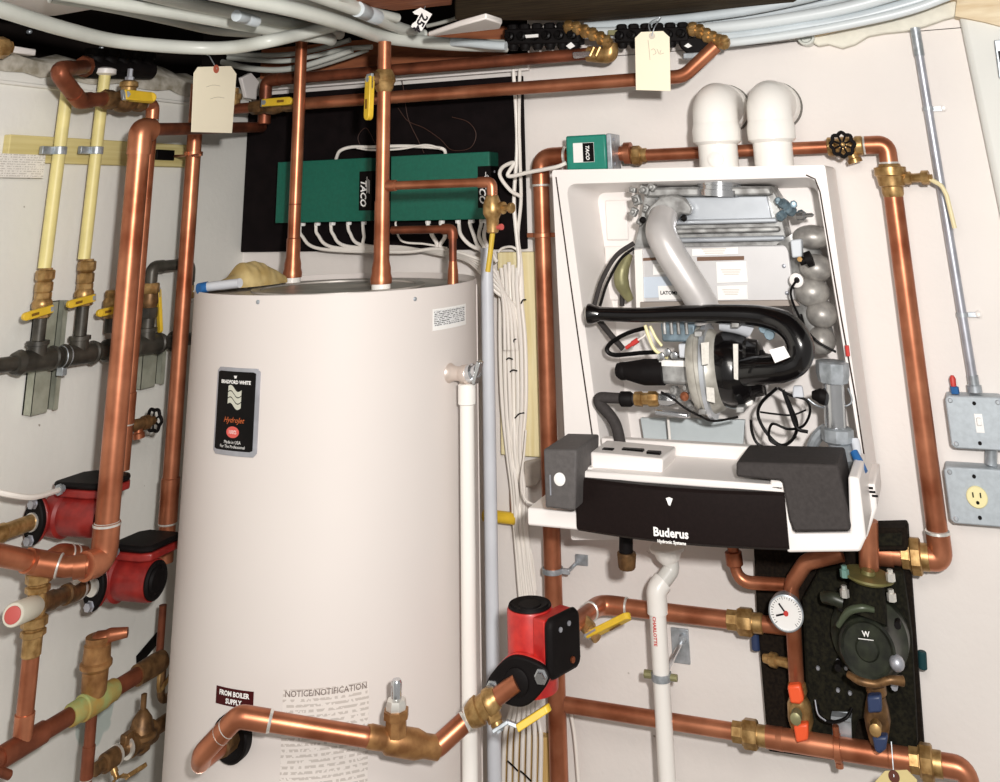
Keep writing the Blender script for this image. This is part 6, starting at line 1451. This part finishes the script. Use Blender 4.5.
pipe('low_elbow', 'copper elbow turning down at the bottom right corner of the photo', 'copper pipe', [V((xu2+.02, -da, zL2)), V((xe, -da, zL2)), V((xe, -da, zL2-.2))], rq2*.85, COPPER, R=.03)
px_ = B(838, 748, .13)
th = thing('copper_pipe_hook', 'copper split hanger hooked over the thick bottom pipe', 'pipe clip', px_)
c = V((B(838, 748, da).x, -da, zL2))
M().lathe(c-XX*.006, XX, [(0, rq2*1.0), (0, rq2*1.18), (.012, rq2*1.18), (.012, rq2*1.0)], COPPER, 24, caps=False).build('ring', th, bevel=.001)
M().tube([c+UP*rq2*1.1-YY*.003, c+UP*rq2*1.9-YY*.004], .006, COPPER, 10).build('ear', th)
M().tube([c-UP*rq2*1.1-YY*.003, c-UP*rq2*1.5-YY*.003], .007, COPPER, 10).build('ear', th)
# ================================================================== TUBES UNDER THE CEILING
def ztube(label, pts, w, m=PEX, name='ceiling_tube', cat='tube', grp=None, n=8, parts=None):
    """pts: (px, py, z)"""
    P_ = [Z(*p) for p in pts]; mid = len(P_)//2
    r_ = rad(P_[mid], P_[min(mid+1, len(P_)-1)]-P_[mid-1], w)
    if not parts: return tag(M().tube(spline(P_, n), r_, m, 16).build(name), label, cat, grp)
    th = thing(name, label, cat, P_[0], grp); M().tube(spline(P_, n), r_, m, 16).build('tube', th)
    for (px, py, z, qx, qy, m_) in parts:
        a = Z(px, py, z); b = Z(qx, qy, z); l_ = (b-a).length
        M().lathe(a, b-a, [(0, r_*1.0), (.001, r_*1.22), (l_*.45, r_*1.22), (l_*.47, r_*1.12), (l_*.53, r_*1.12), (l_*.55, r_*1.22), (l_, r_*1.22), (l_+.001, r_)], m_, 18).build('coupling', th)
    return th
G = 'pale tubes under the ceiling'
Zc = 2.07
ztube('long pale tube sagging across the top left below all the others', [(-30, 0, 2.03), (0, 9, 2.03), (34, 20, 2.03), (68, 30, 2.03), (110, 40, 2.03), (153, 45, 2.03), (201, 48, 2.03), (235, 47, 2.03), (269, 41, 2.035), (300, 34, 2.06), (340, 24, 2.09)], 14, grp=G)
ztube('pale tube ending in an open rounded end left of the first tank riser', [(60, -8, Zc), (120, 3, Zc), (180, 13, Zc), (240, 24, Zc), (290, 33, Zc), (325, 38, Zc), (331, 40, Zc)], 14, grp=G)
ztube('pale tube just above the tube with the open end at the upper left', [(100, -18, Zc+.015), (180, 2, Zc+.015), (240, 14, Zc+.015), (300, 26, Zc+.015), (340, 34, Zc+.02)], 13, grp=G)
ztube('narrower pale tube over the dark gap at the upper left', [(50, -2, 2.09), (110, 8, 2.09), (170, 21, 2.09), (215, 31, 2.09), (260, 34, 2.09)], 9, grp=G, parts=[(236, 15.5, 2.055, 256, 21.5, PEXB)])
ztube('long pale tube passing in front of the second tank riser to the black manifold', [(160, -20, Zc-.01), (240, -2, Zc-.01), (300, 11, Zc-.01), (351, 26, Zc-.01), (385, 37, Zc-.01), (436, 43, Zc-.01), (470, 45, Zc-.01), (507, 46, Zc-.01)], 14, grp=G)
ztube('pale tube with a bluish coupling ending above the second tank riser', [(230, -34, Zc+.01), (290, -14, Zc+.01), (335, 2, Zc+.01), (368, 14, Zc+.01), (392, 25, Zc+.01), (418, 34, Zc+.01), (424, 35, Zc+.01)], 13, grp=G, parts=[(357, 9, Zc+.01, 377, 17.5, PEXB)])
ztube('pale tube partly behind the coupled tube near the reddish timber', [(320, -20, Zc+.02), (350, 2, Zc+.02), (375, 12, Zc+.02), (397, 18, Zc+.02)], 10, grp=G)
ztube('topmost pale tube cut by the top edge above the tank', [(200, -30, Zc+.03), (260, -8, Zc+.03), (320, 6, Zc+.03), (370, 22, Zc+.03), (400, 30, Zc+.03)], 11, grp=G)
ztube('pale tube crossing the top left corner from the left edge', [(40, -30, Zc+.02), (110, -10, Zc+.02), (170, 2, Zc+.02), (230, 14, Zc+.02), (280, 22, Zc+.02)], 12, grp=G)
def btube(label, pts, w, m=PEX, d=.1, name='rim_tube', grp='small tubes on the wall top'):
    P_ = [B(x, y, d) for x, y in pts]; r_ = rad(P_[1], P_[2]-P_[1], w); return tag(M().tube(spline(P_, 8), r_, m, 12).build(name), label, 'tube', grp)
btube('pale tube low behind the first tank riser, the lowest of four', [(222, 62), (248, 68), (275, 70), (300, 67), (330, 58), (352, 50)], 6, d=.10)
btube('pale tube behind the first tank riser, second lowest of four', [(228, 58), (255, 60), (285, 61), (310, 57), (345, 49), (372, 47)], 5, d=.08)
btube('pale tube behind the first tank riser, second highest of four', [(228, 54), (255, 55), (280, 55), (305, 52), (330, 46), (350, 40)], 5, mat('grey_pex', srgb(176, 176, 168), .5), d=.06)
btube('pale tube behind the first tank riser, uppermost of four', [(300, 71), (320, 66), (345, 58), (368, 50)], 4, mat('grey_pex', (0, 0, 0)), d=.07)
# pale bundle to the right
for i, (pts, w, lab) in enumerate((
    ([(585, 27), (650, 22), (700, 17), (760, 8), (830, -8), (900, -30)], 10, 'uppermost blue-grey tube of the bundle sweeping across the top right'),
    ([(583, 33), (650, 32), (715, 28), (780, 20), (850, 7), (930, -16)], 12, 'second blue-grey tube from the top of the sweeping bundle'),
    ([(700, 38), (740, 36), (790, 29), (860, 17), (940, -6), (985, -25)], 12, 'third blue-grey tube from the top of the sweeping bundle'),
    ([(712, 44), (745, 41), (795, 34), (850, 24), (910, 10), (970, -12)], 9, 'lowest blue-grey tube of the bundle sweeping across the top right'),
    ([(620, 26), (690, 24), (760, 15), (830, 1), (890, -16)], 10, 'blue-grey tube tucked behind the upper two of the sweeping bundle'))):
    dd = .05 if i == 4 else .10+.012*(i % 2)
    P_ = [B(x, y, dd) for x, y in pts]; r_ = rad(P_[2], P_[3]-P_[2], w)
    P_.append(P_[-1]+(P_[-1]-P_[-2])*3)
    tag(M().tube(spline(P_, 8), r_, (PEXB if i % 2 == 0 else mat('pale_blue_pex', srgb(214, 220, 222), .35)), 14).build('ceiling_tube'), lab, 'tube', 'blue-grey tube bundle')
# pale tubes beside the dark beam
btube('pale tube end with a coupling below the painted board end', [(452, 42), (470, 43), (490, 45), (506, 46)], 9, PEXB, d=.22, grp=None)
btube('pale tube in the dark gap below the reddish timber', [(427, 26), (440, 23), (460, 17), (486, 8)], 4, mat('grey_pex', (0, 0, 0)), d=.12, grp=None)
# dark backing standing in for the shaded void between beam and wall
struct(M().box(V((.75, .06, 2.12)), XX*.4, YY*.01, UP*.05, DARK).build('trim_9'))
a = B(262, 52, -.03); b = B(505, 36, -.03)
struct(M().box(V(((a.x+b.x)/2, .035, 2.085)), XX*(b.x-a.x)/2, YY*.008, UP*.05, WOODR).build('trim_10'))
# manifolds with brass valves
def wmanifold(lab, x0, x1, y0, y1, d, brass):
    a = B(x0, (y0+y1)/2+1, d); b = B(x1, (y0+y1)/2-1, d); th = thing('valve_manifold', lab, 'manifold', a, 'black manifolds with brass valves')
    n_ = 6; hh = B(x0, y0, d).z-B(x0, y1, d).z
    M().box((a+b)/2, (b-a)/2, YY*.022, UP*hh*.30, BLKM).build('bar', th, bevel=.004)
    for i in range(n_):
        c = a+(b-a)*((i+.5)/n_); w_ = (b-a).length/n_
        mb = M().lathe(c-UP*hh*.5-YY*.006, UP, [(0, w_*.3), (hh*.12, w_*.42), (hh*.3, w_*.42), (hh*.32, w_*.3), (hh*.7, w_*.32), (hh*.72, w_*.46), (hh*.95, w_*.44), (hh, w_*.34)], BLKM, 10)
        mb.lathe(c-YY*.02, OUTB, [(0, w_*.36), (.014, w_*.36), (.016, w_*.22), (.024, w_*.22)], BLK, 8); mb.build('actuator', th)
    for i, (x, y) in enumerate(brass):
        p = B(x, y, d+.03)
        M().lathe(p-UP*.010+YY*.01, V((.1, -.6, .8)), [(0, .011), (.008, .014), (.018, .014), (.020, .010), (.026, .010), (.028, .006)], BRASS, 8).build('brass_valve', th)
    return th
w1_ = wmanifold('first black tube manifold with brass valves, above the long copper runs', 508, 582, 24, 50, .12, [(568, 27), (576, 28), (584, 31), (592, 34), (600, 38), (606, 42)])
w2_ = wmanifold('second black tube manifold with brass valves, behind the right hanging tag', 617, 690, 24, 48, .12, [(692, 29), (699, 31), (706, 35), (712, 38), (718, 41), (723, 42)])
bx_(w2_, 'black_fitting', [(678, 38), (700, 36), (712, 46), (706, 52), (690, 56), (680, 48)], .14, .04, BLKM, .004); bx_(w2_, 'grey_clip', [(683, 53), (702, 52), (702, 58), (683, 59)], .15, .02, GALV, .002)
bx_(w1_, 'steel_clip', [(572, 52), (590, 51), (590, 56), (573, 58)], .16, .02, CHROME, .002)
bx_(w1_, 'white_clip', [(525, 35), (538, 34), (538, 37), (526, 38)], .165, .004, WPRINT, 0); bx_(w1_, 'white_mark', [(566, 46), (571, 42), (575, 46), (570, 49)], .165, .002, WPRINT, 0)
bx_(w2_, 'white_mark', [(684, 46), (688, 43), (692, 46), (688, 48)], .165, .002, WPRINT, 0)
bx_(w1_, 'green_clip', [(608, 30), (617, 30), (617, 35), (608, 35)], .15, .01, OLIVE, .001)
for i, x in enumerate((594, 600)): tb(w1_, 'brass_link', [(x, 47, .16), (x-4, 56, .16)], 3.5, BRASS, 3, 8)
for i, x in enumerate((707, 711)): tb(w2_, 'brass_link', [(x, 47, .16), (x-4, 57, .17)], 3.2, BRASS, 3, 8)
th = thing('brass_return_bend', 'brass return bend at the right end of the upper copper run', 'fitting', B(600, 55, .13))
M().tube(fil([V((B(588, 57, dA).x, yA, zU)), B(611, 56, dA), B(610, 44, dA)], .025), rU*1.25, BRASS, 16).build('bend', th)
# white board end and painted corner bracket at the top of the left wall
tag(M().prism([L(238, 78, .02), L(248, 73, .02), L(256, 82, .02), L(253, 100, .02), L(243, 98, .02)], XX*.012, WHT).build('white_shim', bevel=.002), 'white folded paper shim at the corner above the black board', 'shim')
# ================================================================== TAGS
def card(name, lab, pxs, dep, m, ring, wallf, extra=None, cat='tag', grp=None):
    P_ = [wallf(x, y) for x, y in pxs]; root = thing(name, lab, cat, min(P_, key=lambda p: p.z), grp)
    nrm = (P_[1]-P_[0]).cross(P_[-1]-P_[0]).normalized()
    if nrm.dot(CP-P_[0]) < 0: nrm = -nrm
    M().prism(P_, -nrm*.0012, m).build('card', root)
    c = wallf(*ring)
    return root, nrm, c
def tagplane(d): return lambda x, y: B(x, y, d)
r_, nr, c = card('hanging_tag', 'blank manila tag with a red-brown eyelet hanging at the upper left', [(198, 67), (231, 66), (236.5, 74), (232, 133), (191.5, 132), (194, 73)], 0, TAGM, (216, 69), lambda x, y: L(x, y, .33))
M().lathe(c-nr*.0002, nr, [(0, .009), (.0012, .009), (.0013, .003)], mat('tag_eyelet', srgb(178, 92, 70), .7), 20).build('eyelet', r_)
M().tube([c+nr*.002, c+UP*.03-nr*.02, c+UP*.05-nr*.07], .0012, GALV, 6).build('tie_wire', r_)
mb = M()
for (x, y, l_) in ((212, 87, .035), (216, 99, .03)):
    a = L(x-6, y, .33)+nr*.0006; b = L(x+8, y-1, .33)+nr*.0006; mb.tube(spline([a, (a+b)/2+UP*.003, b]), .0005, PENCIL, 4)
mb.build('pencil_marks', r_)
r_, nr, c = card('hanging_tag', 'cream tag wired to the second manifold at the top centre right', [(641, 32), (663, 31), (669.5, 37), (670.5, 91), (636, 90), (635, 38)], 0, TAGM, (652, 36), tagplane(.25))
M().lathe(c-nr*.0002, nr, [(0, .007), (.0012, .007), (.0013, .003)], mat('pale_eyelet', srgb(206, 196, 180), .7), 20).build('eyelet', r_)
M().tube(spline([c+nr*.002, c+UP*.02+XX*.008, c+UP*.045+XX*.012-nr*.04, c+UP*.03-XX*.01-nr*.02, c+nr*.001]), .0012, GALV, 6).build('tie_wire', r_)
mb = M(); fz = .2506
for pts in ([(648, 40), (649, 48), (650, 60)], [(651, 50), (654, 49), (656, 53), (653, 55)], [(657, 49), (659, 54)], [(661, 50), (660, 54), (664, 53)]):
    mb.tube(spline([B(x, y, fz) for x, y in pts]), .0006, PENCIL, 4)
mb.build('pencil_marks', r_)
r_, nr, c = card('hanging_tag', 'yellowish tag with clipped corners at the bottom edge below the pump station', [(885, 771), (907, 770), (917, 780), (918, 830), (872, 830), (874, 783)], 0, TAGY, (894, 776.5), tagplane(.22))
M().lathe(c-nr*.0002, nr, [(0, .009), (.0012, .009), (.0013, .0045)], mat('tag_eyelet_brown', srgb(92, 48, 34), .7), 20).build('eyelet', r_)
M().tube([c+nr*.002, c+UP*.04-nr*.02], .001, GALV, 6).build('tie_wire', r_)
# little white tag with black characters at the ceiling
pw = lambda x, y: Z(x, y, 2.035) if False else B(x, y, .5)
r_, nr, c = card('small_white_tag', 'small bent white tag with black characters on the tubes at the top centre', [(412.5, 12), (420.5, 7.5), (432, 14), (421.5, 31), (411, 27), (412, 24), (416, 21), (419, 15), (415, 14.5)], 0, WPRINT, (420, 12), pw)
a_ = (pw(431, 17)-pw(420, 31)).normalized()
text('254', r_, pw(420.5, 23)+nr*.0008, (pw(424, 15)-pw(416, 29)).normalized()*-1, ((pw(432, 20)-pw(424, 15))).normalized(), .026, INK, bold=.0008)
M().tube([pw(424, 10)+nr*.0, pw(424, 10)+UP*.03+YY*.02], .001, GALV, 6).build('tie_wire', r_)

# ================================================================== LIGHT
w = bpy.data.worlds.new('room_light'); SC.world = w; w.use_nodes = True
w.node_tree.nodes['Background'].inputs['Color'].default_value = (1.0, .97, .93, 1); w.node_tree.nodes['Background'].inputs['Strength'].default_value = .34
def area(name, loc, aim, size, power, col=(1, .98, .95)):
    l_ = bpy.data.lights.new(name, 'AREA'); l_.size = size; l_.energy = power; l_.color = col
    o = bpy.data.objects.new(name, l_); COL.objects.link(o); o.location = loc
    o.rotation_euler = (V(aim)-V(loc)).to_track_quat('-Z', 'Y').to_euler(); return o
area('camera_flash', (CP.x+.20, CP.y-.05, CP.z+.16), (1.0, 0, 1.35), .07, 47, (1, .97, .94))
area('ceiling_lamp', (1.6, -1.9, 2.12), (1.2, -.4, .9), .5, 9, (1, .95, .88))
# ================================================================== CAMERA
cam = bpy.data.cameras.new('camera'); co = bpy.data.objects.new('camera', cam); COL.objects.link(co); SC.camera = co
cam.sensor_fit = 'HORIZONTAL'; cam.sensor_width = 36; cam.lens = FP*36/1000
cam.shift_x = (500-PX)/1000; cam.shift_y = -(391-PY)/1000
cam.clip_start = .05
mt = Matrix((RX, -RY, -RZ)).transposed().to_4x4(); mt.translation = CP; co.matrix_world = mt
SC.view_settings.view_transform = 'Standard'; SC.view_settings.look = 'None'; SC.view_settings.gamma = 1; SC.view_settings.exposure = 0
try: SC.view_settings.use_curve_mapping = False
except Exception: pass
